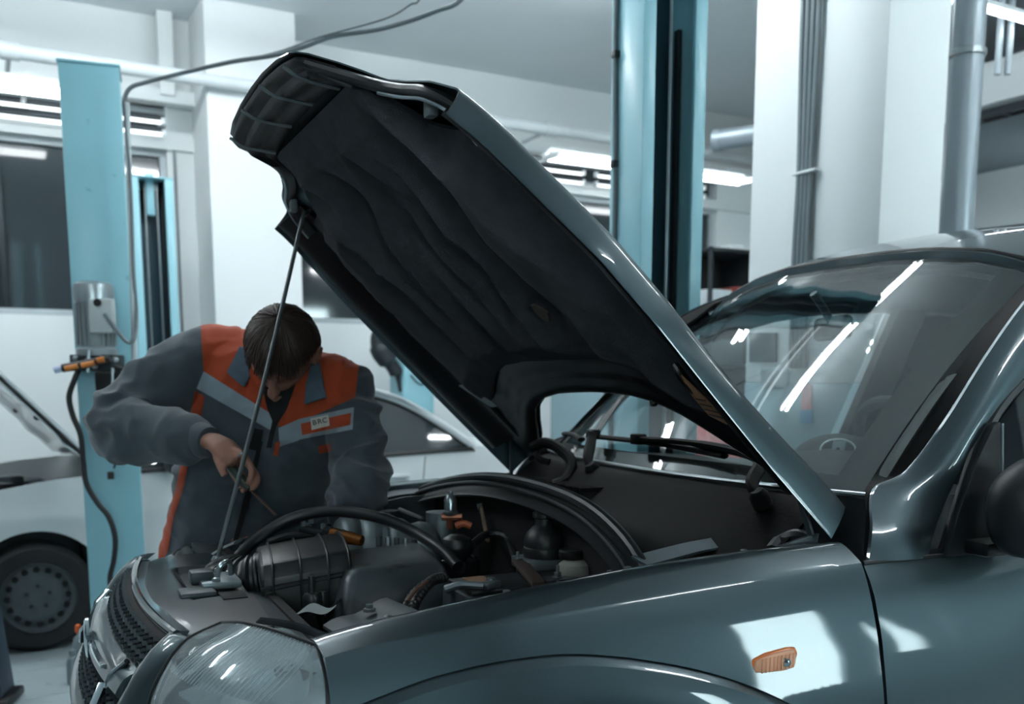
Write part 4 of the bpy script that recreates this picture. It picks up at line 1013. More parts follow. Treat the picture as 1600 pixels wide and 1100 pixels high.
for (u, v) in ((-.428, .405), (-.435, .595)):
    G().lathe([(.004, -.06), (.004, .028)], (u, v, 1.012), n=8).build('stud', M_STEEL, BT)
    G().lathe([(.014, 0), (.014, .002), (.009, .003), (.009, .012), (.005, .013)], (u, v, 1.012), n=6).build('nut', M_STEEL, BT)
G().lathe([(.012, 0), (.010, .018), (.004, .019)], (-.575, .44, 1.0), n=12).build('terminal', M_ALU, BT)
G().box((-.583, .425, 1.006), (.045, .025, .016), rz=.4).build('terminal_clamp', M_STEEL, BT, bevel=.003)
G().tube(spline([(-.60, .42, 1.006), (-.64, .45, 1.006), (-.67, .47, .995)], 5), .009, 8).build('lead_cable', M_ALU, BT)
# corrugated conduits
for j, off in enumerate((0, 1)):
    pts = spline([cl(628 + 14 * off, 972, 1.96), cl(634 + 12 * off, 948, 1.99), cl(648 + 10 * off, 925, 2.04), cl(672 + 4 * off, 907, 2.10), cl(694, 902, 2.14)], 16)
    r = .0115 if off else .008
    G().tube(pts, [r * (1.12 if (i // 2) % 2 else .9) for i in range(len(pts))], 10).build('corrugated_conduit', M_BLACKC, CAR)
G().tube(spline([cl(636, 940, 1.97), cl(650, 922, 2.0), cl(668, 908, 2.05)], 5), .004, 6).build('brown_wire', mat('brown_wire', (92, 62, 50), .5, var=.1), CAR)
# small items behind the lamp: plugs, white paper tag, brackets
for (x, y, D, r, hh) in ((487, 948, 2.05, .020, .03), (487, 935, 2.06, .008, .05), (505, 948, 2.08, .010, .035), (500, 925, 2.2, .016, .02)):
    G().lathe([(r, 0), (r, hh * .7), (r * .8, hh)], cl(x, y, D), n=12).build('sensor_plug', M_ENG, CAR)
G().slab(lambda a, b: cl(462 + 62 * a, 962 - 14 * a * a - 5 * sin(pi * a * 2) - (12 * sin(pi * a) ** 2 + 2) * b, 1.93 + .05 * a), 14, 3, (.002, 0, .002)).build('torn_paper_tag', mat('white_paper', (205, 212, 212), .8, var=.05), CAR)
G().slab(lambda a, b: (-.98 + .14 * a, .06 + .26 * b + .04 * a, 1.005 + .03 * a - .02 * b + .004 * sin(9 * a)), 10, 8, (0, 0, -.006)).build('lamp_bracket', M_PAINTIN, CAR)
for (u, v) in ((-.94, .14), (-.90, .28)): G().lathe([(.012, 0), (.012, .006), (.007, .007), (.007, .014)], (u, v, 1.012), n=6).build('bracket_bolt', M_STEEL, CAR)
G().tube([cl(505, 962, 2.0), cl(565, 905, 2.25)], .003, 6).build('release_cable', M_BLACKC, CAR)
# dark filler: engine block, pulleys, looms
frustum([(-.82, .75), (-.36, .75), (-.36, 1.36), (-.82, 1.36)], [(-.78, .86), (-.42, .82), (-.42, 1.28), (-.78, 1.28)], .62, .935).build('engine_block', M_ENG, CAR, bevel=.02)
rnd = random.Random(5)
for i in range(26):
    u, v = rnd.uniform(-.72, -.38), rnd.uniform(.66, 1.45); h = rnd.uniform(.86, .955)
    pts = [(u, v, h)]
    for _ in range(3): pts.append((pts[-1][0] + rnd.uniform(-.12, .12), pts[-1][1] + rnd.uniform(-.14, .14), pts[-1][2] + rnd.uniform(-.05, .05)))
    pts = [(min(-.40, max(-.76, p[0])), min(1.46, max(.62, p[1])), min(.97, p[2])) for p in pts]
    G().tube(spline(pts, 5), rnd.choice((.005, .007, .010, .013)), 8).build('loom_hose', rnd.choice((M_RUBBER, M_BLACKC, M_ENG2)), CAR)
for i in range(12):
    u, v = rnd.uniform(-.80, -.42), rnd.uniform(.62, 1.40)
    G().box((u, v, rnd.uniform(.90, .96)), (rnd.uniform(.03, .08), rnd.uniform(.03, .09), rnd.uniform(.03, .07)), rz=rnd.uniform(0, 1.5)).build('relay_box', rnd.choice((M_ENG, M_ENG2, M_DARKMETAL)), CAR, bevel=.004)
# wheels of the dark car
def wheel(par, c, R, W, far, rim_m, tyre_m, hub_holes=0, name='wheel'):
    e = empty(name, c); e.parent = par
    sy = 1 if far else -1
    G().lathe([(R * .66, -W / 2), (R * .9, -W / 2), (R * .975, -W * .36), (R, -W * .2), (R, W * .2), (R * .975, W * .36), (R * .9, W / 2), (R * .66, W / 2)], (0, 0, 0), (0, sy, 0), n=48, cap=False).build('tyre', tyre_m, e)
    G().lathe([(R * .67, W * .42), (R * .645, W * .44), (R * .61, W * .30), (R * .56, W * .26), (R * .44, W * .34), (R * .36, W * .36), (R * .20, W * .30), (R * .09, W * .34), (R * .005, W * .35)], (0, 0, 0), (0, sy, 0), n=48, cap=False).build('rim', rim_m, e)
    for k in range(hub_holes):
        t = 2 * pi * k / hub_holes
        G().lathe([(R * .058, -.01), (R * .058, .003)], (R * .50 * cos(t), sy * (W * .312), R * .50 * sin(t)), (0, sy, 0), n=10).build('vent_hole', M_HOLE, e)
    for k in range(5):
        t = 2 * pi * k / 5 + .3
        G().lathe([(R * .035, 0), (R * .035, .012), (R * .02, .016)], (R * .20 * cos(t), sy * W * .30, R * .20 * sin(t)), (0, sy, 0), n=6).build('wheel_bolt', M_DARKMETAL, e)
    return e
M_TYRE = mat('tyre_rubber', (30, 33, 35), .75, var=.2, scale=30, bump=.2, bscale=60)
M_RIMDARK = mat('dark_steel_rim', (84, 91, 94), .5, metal=.2, var=.25, scale=18, wear=((90, 70, 60), 14, .68))
for (u, far) in ((-.60, False), (-.60, True), (2.0, False), (2.0, True)):
    wheel(CAR, (u, mv(.02) if far else .02, .375), .365, .23, far, M_ALU, M_TYRE)

# ================================================================== THE MECHANIC
MAN_O = Vector((px(400, 592, 3.22).x, 3.22, 0))
MAN = empty('person', MAN_O)
tag(MAN, 'mechanic in grey and orange work jacket bending over the engine, head bowed', 'person')
def pm(x, y, D): return px(x, y, D) - MAN_O
M_SKIN = mat('skin', (158, 112, 94), .5, var=.10, scale=18, bump=.05, bscale=120)
M_JACKET = mat('slate_work_cloth', (66, 76, 84), .88, var=.12, scale=22, bump=.18, bscale=420, sheen=.2)
M_ORANGE = mat('orange_work_cloth', (168, 64, 28), .85, var=.12, scale=22, bump=.18, bscale=420, sheen=.1)
M_REFLEX = mat('reflective_tape', (140, 153, 162), .5, var=.06, scale=30, bump=.05, bscale=300)
M_HAIR = mat('dark_brown_hair', (58, 46, 40), .5, var=.35, scale=60, spec=.35)
M_TROUSER = mat('dark_work_trousers', (50, 56, 62), .9, var=.12, scale=20, bump=.1, bscale=300)
M_SHIRT = mat('black_shirt', (18, 19, 21), .9, var=.15, scale=20)

# ---- head frame: crown tips towards us, face looks down into the engine
HO = pm(441, 547, 2.87)
HU_ = Vector((.12, -.75, .66)).normalized()
HF_ = Vector((-.10, -.62, -.78)); HF_ = (HF_ - HF_.dot(HU_) * HU_).normalized()
HX_ = HF_.cross(HU_).normalized()                # person's right-hand side of the picture
def hl(x, y, z): return HO + HX_ * x + HF_ * y + HU_ * z
def head_r(az, el):
    """az 0 = face, el up; local point of the skull"""
    x = sin(az) * cos(el); y = cos(az) * cos(el); z = sin(el)
    p = Vector((.090 * x, (.116 if y > 0 else .112) * y, (.118 if z > 0 else .140) * z))
    if z < 0:                                    # taper to the jaw
        k = sstep(0, -1, z); p.x *= 1 - .30 * k
        if y < 0: p.y *= 1 - .45 * k
    if y > .2 and -.15 < z < .25: p.y += .006 * sstep(.2, .6, y)          # brow
    if y > .5 and abs(abs(x) - .35) < .22 and -.3 < z < .0: p.y -= .010    # eye sockets
    return p
body = G()
vs = []; nA, nE = 40, 24
body.grid(lambda a, b: hl(*head_r(2 * pi * a, -pi / 2 + pi * (.02 + .96 * b))), nA, nE, closed_s=True)
n0 = len(body.v); 
body.f.append(tuple(range(n0 - nA, n0))); body.f.append(tuple(range(nA))[::-1])
def blob(c, rx, ry, rz, F=hl, n=10):
    o = len(body.v)
    body.grid(lambda a, b: F(c[0] + rx * cos(2 * pi * a) * sin(pi * (.03 + .94 * b)), c[1] + ry * sin(2 * pi * a) * sin(pi * (.03 + .94 * b)), c[2] + rz * cos(pi * (.03 + .94 * b))), n, n, closed_s=True)
    m = len(body.v); body.f.append(tuple(range(m - n, m))); body.f.append(tuple(range(o, o + n))[::-1])
body.tube([hl(0, .108, .008), hl(0, .124, -.022), hl(0, .138, -.044), hl(0, .118, -.056)], [.009, .012, .016, .011], 10)   # nose
for sx in (-1, 1):
    blob((sx * .012, .122, -.046), .009, .011, .008)                # nostrils
    body.tube([hl(sx * .015, .118, .018), hl(sx * .036, .114, .023), hl(sx * .058, .098, .014)], [.006, .008, .005], 8)    # brows
    blob((sx * .035, .098, -.004), .014, .010, .010)                # closed lids
    blob((sx * .098, -.006, -.012), .010, .022, .034)               # ears
    body.tube([hl(sx * .100, .010, .016), hl(sx * .110, -.010, .026), hl(sx * .112, -.024, .008), hl(sx * .104, -.014, -.034)], .006, 8)
body.tube([hl(-.028, .108, -.082), hl(0, .120, -.080), hl(.028, .108, -.082)], [.006, .009, .006], 8)                     # lips
body.tube([hl(-.024, .107, -.093), hl(0, .118, -.093), hl(.024, .107, -.093)], [.006, .009, .006], 8)
blob((0, .098, -.122), .026, .022, .020)                            # chin
# neck, torso, arms, legs
NK = pm(437, 556, 3.03)
body.tube([hl(0, -.02, -.06), hl(0, -.035, -.12), NK, NK + Vector((0, .03, -.10))], [.066, .064, .075, .12], 18)
HIPC = pm(395, 905, 3.22)
body.tube([pm(436, 585, 3.04), pm(425, 650, 3.07), pm(408, 760, 3.13), HIPC], [.13, .15, .14, .15], 20)
RS, RE, RW = pm(326, 562, 2.98), pm(182, 652, 2.82), pm(322, 690, 2.64)
LS, LEb, LW = pm(536, 606, 3.00), pm(562, 715, 2.93), pm(548, 815, 2.72)
body.tube([pm(436, 575, 3.04), RS, RS.lerp(RE, .5), RE, RE.lerp(RW, .5), RW], [.10, .065, .055, .048, .046, .032], 16)
body.tube([pm(436, 590, 3.04), LS, LS.lerp(LEb, .5), LEb, LEb.lerp(LW, .5), LW], [.10, .065, .055, .048, .046, .032], 16)
for sx in (-1, 1):
    hip = HIPC + Vector((sx * .11, .0, -.02)); kn = Vector((hip.x + sx * .02, hip.y + .01, .50)); an = Vector((hip.x + sx * .03, hip.y + .05, .09))
    body.tube([hip, hip.lerp(kn, .5), kn, kn.lerp(an, .4), an], [.10, .088, .066, .062, .045], 14)
    body.tube([an + Vector((0, .04, -.03)), an + Vector((0, -.06, -.045)), an + Vector((0, -.16, -.058))], [.04, .04, .028], 10)
# right hand, fingers closed round the screwdriver
def fin(pts, r0=.0115, r1=.0085):
    P = spline([pm(*p) for p in pts], 5); m = len(P)
    body.tube(P, [r0 + (r1 - r0) * i / (m - 1) for i in range(m)], 10)
body.tube([RW - (RW - RE).normalized() * .02, pm(334, 690, 2.62), pm(350, 700, 2.60), pm(364, 714, 2.585), pm(372, 722, 2.58)], [.031, .034, .040, .038, .030], 16, flat=.72)
fin([(366, 704, 2.575), (380, 712, 2.56), (393, 732, 2.545), (392, 746, 2.54), (387, 756, 2.55)])
fin([(364, 712, 2.585), (384, 722, 2.575), (400, 742, 2.56), (401, 756, 2.555), (392, 765, 2.56)])
fin([(358, 718, 2.60), (372, 734, 2.60), (384, 752, 2.59), (384, 763, 2.58), (377, 768, 2.57)], .011, .008)
fin([(352, 720, 2.615), (362, 738, 2.62), (372, 754, 2.615), (376, 764, 2.60)], .010, .0075)
fin([(338, 700, 2.60), (340, 716, 2.575), (346, 732, 2.56), (352, 744, 2.555)], .0135, .010)
# left hand resting in the bay
body.tube([LW, LW + Vector((-.02, -.05, -.03)), LW + Vector((-.03, -.09, -.05))], [.031, .038, .03], 14, flat=.7)
for k in range(4):
    b = LW + Vector((-.055 + .02 * k, -.09, -.05))
    body.tube([b, b + Vector((-.004, -.035, -.012)), b + Vector((-.006, -.055, -.035))], [.011, .010, .008], 8)
b = LW + Vector((-.06, -.03, -.04)); body.tube([b, b + Vector((-.02, -.03, -.02)), b + Vector((-.018, -.055, -.03))], [.013, .011, .009], 8)
BODY = remesh(body.build('body', M_SKIN, MAN), .0052, 2)

# ---- jacket: torso loft + sleeves fused into one cloth surface
jk = G()
SEC = [(376, 905, 3.24, .268, .165, 0), (381, 850, 3.22, .262, .165, .02), (392, 790, 3.165, .250, .165, .05), (405, 720, 3.10, .243, .165, .10), (420, 660, 3.045, .246, .165, .17), (430, 605, 3.02, .255, .155, .22), (432, 572, 3.02, .245, .135, .24), (433, 552, 3.03, .20, .11, .22), (434, 536, 3.035, .13, .09, .15), (435, 520, 3.03, .095, .08, .05)]
SS = spline([(*pm(x, y, D), hw, hd, tl) for x, y, D, hw, hd, tl in SEC], 4)
nj = 40
def jring(r):
    out = []
    for k in range(nj):
        t = 2 * pi * k / nj; c_, s_ = cos(t), sin(t)
        x = r[3] * math.copysign(abs(c_) ** .8, c_); y = r[4] * math.copysign(abs(s_) ** .8, s_)
        out.append((r[0] + x, r[1] + y, r[2] - r[5] * x))
    return out
o = len(jk.v); rings = [jring(r) for r in SS]
jk.add([p for r in rings for p in r], [(i * nj + k, i * nj + (k + 1) % nj, (i + 1) * nj + (k + 1) % nj, (i + 1) * nj + k) for i in range(len(SS) - 1) for k in range(nj)] + [tuple(range(nj))[::-1], tuple((len(SS) - 1) * nj + k for k in range(nj))])
def sleeve(pts, rad):
    P = spline(pts, 6); R_ = list(np.interp(np.linspace(0, len(pts) - 1, len(P)), range(len(pts)), rad))
    jk.tube(P, R_, 24)
sleeve([pm(372, 565, 3.03), pm(318, 566, 2.985), pm(250, 606, 2.91), pm(196, 646, 2.835), pm(186, 668, 2.80), pm(214, 676, 2.765), pm(262, 682, 2.72), pm(300, 686, 2.675), pm(318, 689, 2.645)], [.10, .100, .090, .082, .078, .082, .076, .064, .046])
sleeve([pm(500, 600, 3.03), pm(530, 612, 3.0), pm(549, 660, 2.965), pm(561, 710, 2.935), pm(561, 742, 2.89), pm(556, 775, 2.81), pm(550, 808, 2.735)], [.10, .092, .082, .080, .080, .078, .062])
JK = remesh(jk.build('jacket', M_JACKET, MAN), .0075, 3)
me = JK.data
nv = len(me.vertices); co = np.empty(nv * 3); me.vertices.foreach_get('co', co); co = co.reshape(-1, 3)
no = np.empty(nv * 3); me.vertex_normals.foreach_get('vector', no); no = no.reshape(-1, 3)
rsx, rex = np.array(RS), np.array(RE)
for i in range(nv):
    x, y, z = co[i]
    arm = max(sstep(-.16, -.30, x - .02) if z > 1.15 else 0, sstep(.33, .40, x + .04) if z < 1.5 else 0)
    f = 1 - 2 * abs(noise.noise(Vector((x * 6 + z * 9, y * 5, z * 7 - x * 8))))
    g_ = noise.noise(Vector((x * 16, y * 9 + 4, z * 16)))
    b_ = 1 - 2 * abs(noise.noise(Vector((x * 7 + 9, y * 4, z * 2.0))))
    f4 = 1 - 2 * abs(noise.noise(Vector((x * 10 + z * 16, y * 7, z * 11 - x * 13))))
    d = (.017 * f + .012 * f4 + .004 * g_) * (.35 + .75 * arm) + .009 * b_ * (1 - arm) - .004
    co[i] += no[i] * d
me.vertices.foreach_set('co', co.reshape(-1)); me.update()
# ---- cloth panels cut out of the jacket surface
CAM_L = Vector((0, 0, CAM_H)) - MAN_O
def panel(name, m, poly, lift=.003, par=JK):
    bm = bmesh.new(); bm.from_mesh(JK.data)
    bm.normal_update()
    dl = [f for f in bm.faces if f.normal.dot(CAM_L - f.calc_center_median()) < 0.0 or f.calc_center_median().y > .12]
    bmesh.ops.delete(bm, geom=dl, context='FACES')
    ar = sum(poly[i][0] * poly[(i + 1) % len(poly)][1] - poly[(i + 1) % len(poly)][0] * poly[i][1] for i in range(len(poly)))
    P = poly if ar > 0 else poly[::-1]
    for i in range(len(P)):
        a = px(*P[i], 3.0) - Vector((0, 0, CAM_H)); b = px(*P[(i + 1) % len(P)], 3.0) - Vector((0, 0, CAM_H))
        n = a.cross(b).normalized()
        cc = px(sum(q[0] for q in P) / len(P), sum(q[1] for q in P) / len(P), 3.0) - Vector((0, 0, CAM_H))
        if n.dot(cc) > 0: n = -n
        bmesh.ops.bisect_plane(bm, geom=bm.verts[:] + bm.edges[:] + bm.faces[:], dist=1e-5, plane_co=CAM_L, plane_no=n, clear_outer=True)
    # keep the front layer only
    bm.normal_update()
    if not bm.verts: bm.free(); return None
    seen = set(); comps = []
    for f in bm.faces:
        if f in seen: continue
        st = [f]; seen.add(f); comp = []
        while st:
            g_ = st.pop(); comp.append(g_)
            for e_ in g_.edges:
                for h_ in e_.link_faces:
                    if h_ not in seen: seen.add(h_); st.append(h_)
        comps.append(comp)
    comps.sort(key=lambda c: -sum(q.calc_area() for q in c))
    if len(comps) > 1: bmesh.ops.delete(bm, geom=[q for c in comps[1:] for q in c], context='FACES')
    bm.normal_update()
    base = {v: v.normal.copy() for v in bm.verts}
    r = bmesh.ops.extrude_face_region(bm, geom=bm.faces[:])
    nvx = [g for g in r['geom'] if isinstance(g, bmesh.types.BMVert)]
    for v in nvx: v.co += v.normal * 0
    old = [v for v in bm.verts if v not in set(nvx)]
    bm.normal_update()
    for v in nvx: v.co += (CAM_L - v.co).normalized() * lift
    for v in old: v.co -= (CAM_L - v.co).normalized() * .002
    bmesh.ops.recalc_face_normals(bm, faces=bm.faces)
    me = bpy.data.meshes.new(name); bm.to_mesh(me); bm.free()
    me.polygons.foreach_set('use_smooth', [True] * len(me.polygons)); me.set_sharp_from_angle(angle=radians(50))
    me.materials.append(m)
    o = bpy.data.objects.new(name, me); COL.objects.link(o); o.parent = par
    return o
panel('orange_yoke', M_ORANGE, [(313, 500), (440, 500), (440, 560), (432, 652), (318, 582)])
panel('orange_yoke', M_ORANGE, [(440, 560), (470, 500), (562, 560), (553, 640), (466, 660), (434, 674)])
panel('reflective_stripe', M_REFLEX, [(318, 580), (429, 650), (424, 673), (307, 607)], .005)
panel('reflective_stripe', M_REFLEX, [(435, 669), (467, 655), (467, 688), (437, 698)], .0045)
panel('reflective_stripe', M_REFLEX, [(466, 655), (553, 636), (551, 671), (466, 687)], .005)
panel('orange_name_panel', M_ORANGE, [(470, 662), (549, 645), (547, 664), (472, 680)], .0065)
lb = panel('logo_patch', mat('pale_logo_patch', (206, 204, 194), .7, var=.05), [(485, 654), (513, 648), (515, 665), (487, 672)], .009)
panel('side_piping', M_ORANGE, [(304, 610), (320, 620), (312, 660), (298, 650)], .004)
panel('pocket_tag', M_ORANGE, [(497, 697), (516, 693), (518, 705), (499, 709)], .011)
panel('side_piping', M_ORANGE, [(285, 712), (297, 712), (286, 765), (273, 770)], .005)
panel('side_piping', M_ORANGE, [(273, 768), (287, 762), (270, 812), (257, 822)], .005)
panel('side_piping', M_ORANGE, [(257, 820), (271, 810), (262, 862), (248, 884), (240, 868)], .005)
panel('zip_flap', M_SHIRT, [(426, 655), (434, 655), (424, 700), (416, 700)], .006)
panel('zip_flap', M_SHIRT, [(404, 690), (418, 690), (388, 790), (372, 860), (360, 860)], .006)
panel('pocket_flap', M_JACKET, [(470, 690), (540, 680), (542, 712), (474, 716)], .006)
panel('pen_pocket', M_SHIRT, [(392, 668), (412, 672), (405, 706), (386, 700)], .006)
panel('zip_end', M_ORANGE, [(430, 692), (438, 690), (434, 712), (427, 712)], .007)
panel('shirt_front', M_SHIRT, [(408, 600), (462, 600), (448, 640), (430, 668), (418, 640)], .006)
# letters on the patch
for i, (ch, x) in enumerate((('B', 491.5), ('R', 499.5), ('C', 507.5))):
    tm = text_mesh(ch, .021, 'letter'); tm.materials.append(M_SHIRT)
    o = bpy.data.objects.new('logo_letter', tm); COL.objects.link(o); o.parent = JK
    c = pm(x, 660.5 - (x - 491.5) * .22, 2.86)
    # rest it on the cloth: nearest jacket vertex along the view
    q = px(x, 660.5 - (x - 491.5) * .22, 3.0) - Vector((0, 0, CAM_H)); q.normalize()
    best = None
    for v in lb.data.vertices:
        w = v.co - CAM_L; t = w.dot(q); dd = (w - q * t).length
        if best is None or dd < best[0] - .004 or (dd < best[0] + .004 and t < best[1]): best = (min(dd, best[0]) if best else dd, t)
    o.location = CAM_L + q * (best[1] - .0035)
    o.rotation_euler = (pi / 2 + .1, -.21, 0.05)
    o.scale = (1.1, 1, 1)
G().tube([], .001) if False else None
# collar flaps
def flap(name, pts, m, th=.008):
    a = [pm(*p) for p in pts]; n = (a[1] - a[0]).cross(a[2] - a[0]).normalized()
    if n.y > 0: n = -n
    k = len(a)
    G().add([p + n * th for p in a] + a, [tuple(range(k)), tuple(range(2 * k - 1, k - 1, -1))] + [(i, (i + 1) % k, k + (i + 1) % k, k + i) for i in range(k)]).build(name, m, JK, bevel=.003)
M_COLLAR = mat('worn_blue_collar', (74, 90, 104), .85, var=.35, scale=30, bump=.2, bscale=300)
flap('collar_flap', [(377, 541, 2.90), (388, 548, 2.885), (392, 590, 2.855), (382, 606, 2.845), (356, 583, 2.85)], M_COLLAR)
flap('collar_flap', [(490, 560, 2.92), (499, 562, 2.91), (511, 622, 2.855), (477, 633, 2.845), (480, 600, 2.865)], M_COLLAR)
cuff = spline([pm(306, 686, 2.665), pm(318, 689, 2.645), pm(328, 691, 2.63)], 4)
G().tube(cuff, [.048, .050, .050, .049, .048, .047, .046, .044, .042], 22).build('cuff', M_JACKET, JK)
# trousers, shoes, ring
tr_ = G()
for sx in (-1, 1):
    hip = HIPC + Vector((sx * .11, .0, .02)); kn = Vector((hip.x + sx * .02, hip.y + .01, .50)); an = Vector((hip.x + sx * .03, hip.y + .05, .06))
    tr_.tube([hip + Vector((-sx * .05, 0, .08)), hip, hip.lerp(kn, .5), kn, an], [.14, .135, .115, .095, .085], 20)
TR = remesh(tr_.build('trousers', M_TROUSER, MAN), .012, 2)
for sx in (-1, 1):
    an = Vector((HIPC.x + sx * .14, HIPC.y + .05, .0))
    G().add(*(lambda f: f)(([], []))).tube([an + Vector((0, .08, .05)), an + Vector((0, .0, .055)), an + Vector((0, -.10, .047)), an + Vector((0, -.19, .038))], [.046, .052, .046, .032], 14).build('shoe', M_BLACK, MAN)
ra = pm(379, 712, 2.562); rd = (pm(393, 732, 2.545) - pm(366, 704, 2.575)).normalized()
G().tube([ra - rd * .003, ra + rd * .003], .0132, 16, caps=False).build('ring', M_CHROME, MAN)
# ---- hair: cap plus strands running from the crown
def hair_base(az):                               # lowest elevation the hair reaches at that azimuth
    a = abs((az + pi) % (2 * pi) - pi)
    return interp(a, [0, .5, .9, 1.2, 1.45, 1.7, 2.0, pi], [.36, .34, .40, .34, .32, .18, -.25, -.55])
def hair_pt(az, el, off=.012):
    p = head_r(az, el); n = Vector((p.x / .09 ** 2, p.y / .115 ** 2, p.z / .12 ** 2)).normalized()
    return p + n * off
hg = G()
def capf(a, b):
    az = 2 * pi * a; e0 = hair_base(az); el = e0 + (pi / 2 - e0) * b
    o = .004 + .010 * min(1, b * 5) + .0025 * noise.noise(Vector((sin(az) * 9, cos(az) * 9, el * 3)))
    return hl(*hair_pt(az, min(el, pi / 2 - .002), o))
hg.grid(capf, 72, 26, closed_s=True)
HAIR = hg.build('hair', M_HAIR, MAN, sharp=80)
st_ = G(); rnd = random.Random(3)
for i in range(1100):
    az = rnd.uniform(-pi, pi); aa = abs(az)
    start = rnd.uniform(.55, 1.5); e0 = hair_base(az)
    tip = e0 + rnd.uniform(-.14, .05) - (.14 * rnd.random() ** 2 if aa < .7 else 0)
    sw_ = rnd.uniform(-.22, .22); lay = rnd.uniform(-.001, .006)
    pts = []
    for k in range(7):
        t = k / 6; el = start + (tip - start) * t
        o = .0125 + .005 * sin(pi * t) + lay + (.006 * t * t if aa < .8 else 0)
        pts.append(hl(*hair_pt(az + sw_ * t + (.06 * sin(5 * az)) * t, el, o)))
    st_.tube(pts, [.0022, .0024, .0024, .0022, .0019, .0014, .0005], 4, caps=False)
o = st_.build('hair_strands', M_HAIR, MAN, fix=False); o['kind'] = 'stuff'

# screwdriver held in the hand
SD_O = px(372, 742, 2.585)
SD = empty('screwdriver', SD_O); tag(SD, "screwdriver with a dark green handle in the mechanic's hand", 'screwdriver')
a, b = px(343, 708, 2.60) - SD_O, px(390, 764, 2.565) - SD_O; c = px(432, 806, 2.53) - SD_O
G().tube([a, a.lerp(b, .08), a.lerp(b, .5), a.lerp(b, .85), b], [.009, .0135, .0125, .0135, .008], 12).build('handle', mat('dark_green_handle', (44, 62, 52), .35, var=.15), SD)
G().tube([b, c], .0035, 8).build('blade', mat('rusty_blade', (96, 76, 66), .5, metal=.5, var=.3, scale=60), SD)

# ================================================================== WHITE SALOON CAR behind the mechanic
w0 = px(62, 945, 4.97)
WC = empty('parked_car', (w0.x, w0.y, 0), radians(33)); tag(WC, 'white saloon car with its hood up behind the left lift post', 'car')
M_WHITE = mat('white_car_paint', (222, 228, 230), .28, var=.02, coat=.8, coat_rough=.05)
M_WGLASS = mat('dark_car_glass', (44, 54, 58), .04, var=.15, scale=2, coat=1.0, coat_rough=.0)
BX = [-.80, -.74, -.5, -.2, .1, .35, .6, 1.5, 2.4, 2.8, 3.2, 3.36, 3.42]; BZ = [.55, .68, .80, .87, .915, .935, .945, .95, .975, .985, .985, .93, .70]
WID = 1.66
def bside(x, z):
    e = .16 * sstep(-.35, -.80, x) ** 1.5 + .14 * sstep(2.9, 3.42, x) ** 1.5
    return .012 + .05 * ((z - .55) / .42) ** 2 + e - .012 * exp(-((z - .72) / .05) ** 2)
def arch_z(x):
    z = .24
    for cx in (0.0, 2.45):
        if abs(x - cx) < .355: z = max(z, .30 + sqrt(.355 ** 2 - (x - cx) ** 2))
    return z
for far in (False, True):
    s = (lambda y: WID - y) if far else (lambda y: y)
    xs = np.concatenate([np.linspace(-.80, -.36, 9), np.linspace(-.355, .355, 25), np.linspace(.40, 2.06, 22), np.linspace(2.095, 2.805, 25), np.linspace(2.85, 3.42, 10)])
    def fn(a, b):
        x = float(xs[int(round(a * (len(xs) - 1)))]); z0 = min(arch_z(x), interp(x, BX, BZ) - .02); z1 = interp(x, BX, BZ)
        z = z0 + (z1 - z0) * b; return (x, s(bside(x, z)), z)
    G().slab(fn, len(xs) - 1, 18, (0, -.02 if far else .02, 0)).build('body_side', M_WHITE, WC, sharp=35)
    RXs = [.48, .75, 1.05, 1.35, 1.65, 1.95, 2.2, 2.45, 2.72]; RZs = [.965, 1.185, 1.355, 1.415, 1.425, 1.40, 1.335, 1.20, 1.02]
    def green(a, b):
        x = .50 + 2.22 * a; z0 = interp(x, BX, BZ) - .005; z1 = max(z0 + .002, interp(x, RXs, RZs) - .05)
        z = z0 + (z1 - z0) * b; return (x, s(.065 + .24 * max(0, z - .95)), z)
    G().slab(green, 30, 8, (0, -.01 if far else .01, 0)).build('side_glass', M_WGLASS, WC, sharp=40)
    rp = spline([(x, s(.065 + .24 * max(0, z - .975)), z - .025) for x, z in zip(RXs, RZs)], 5)
    G().tube(rp, .030, 10).build('roof_frame', M_WHITE, WC)
    G().tube([(p[0], p[1] + (.008 if far else -.008), p[2] - .03) for p in rp], .013, 8).build('window_seal', M_BLACKC, WC)
    G().tube([(x, s(bside(x, interp(x, BX, BZ)) - .004), interp(x, BX, BZ)) for x in np.linspace(.5, 2.7, 23)], .014, 8).build('belt_moulding', M_BLACKC, WC)
    G().slab(lambda a, b: (1.42 + .09 * a - .02 * b, s(.058 + .24 * (.45 * b)), .95 + .44 * b), 2, 4, (0, -.01 if far else .01, 0)).build('door_pillar', M_BLACK, WC)
    for (x0, x1) in ((.44, .50), (1.45, 1.45), (2.34, 2.2)):
        G().tube([(x0 + (x1 - x0) * k / 8, s(bside(x0, .95 - .68 * k / 8) - .001), .945 - .68 * k / 8) for k in range(9)], .003, 6).build('door_seam', M_BLACKC, WC)
    for x in (1.25, 2.12): G().box((x, s(.018), .83), (.17, .035, .03)).build('door_handle', M_WHITE, WC, bevel=.012, seg=3)
    G().box((.72, s(-.06), .985), (.11, .17, .11)).build('door_mirror', mat('dark_mirror_cover', (52, 58, 62), .4, var=.1), WC, bevel=.03, seg=3)
    wheel(WC, (0, s(.10), .298), .293, .18, far, M_RIMDARK, M_TYRE, 16); wheel(WC, (2.45, s(.10), .298), .293, .18, far, M_RIMDARK, M_TYRE, 16)
    for cx in (0, 2.45): G().lathe([(.36, 0), (.36, .22), (.01, .225)], (cx, s(.04), .30), (0, -1 if far else 1, 0), n=32, cap=False).build('wheel_house', M_HOLE, WC)
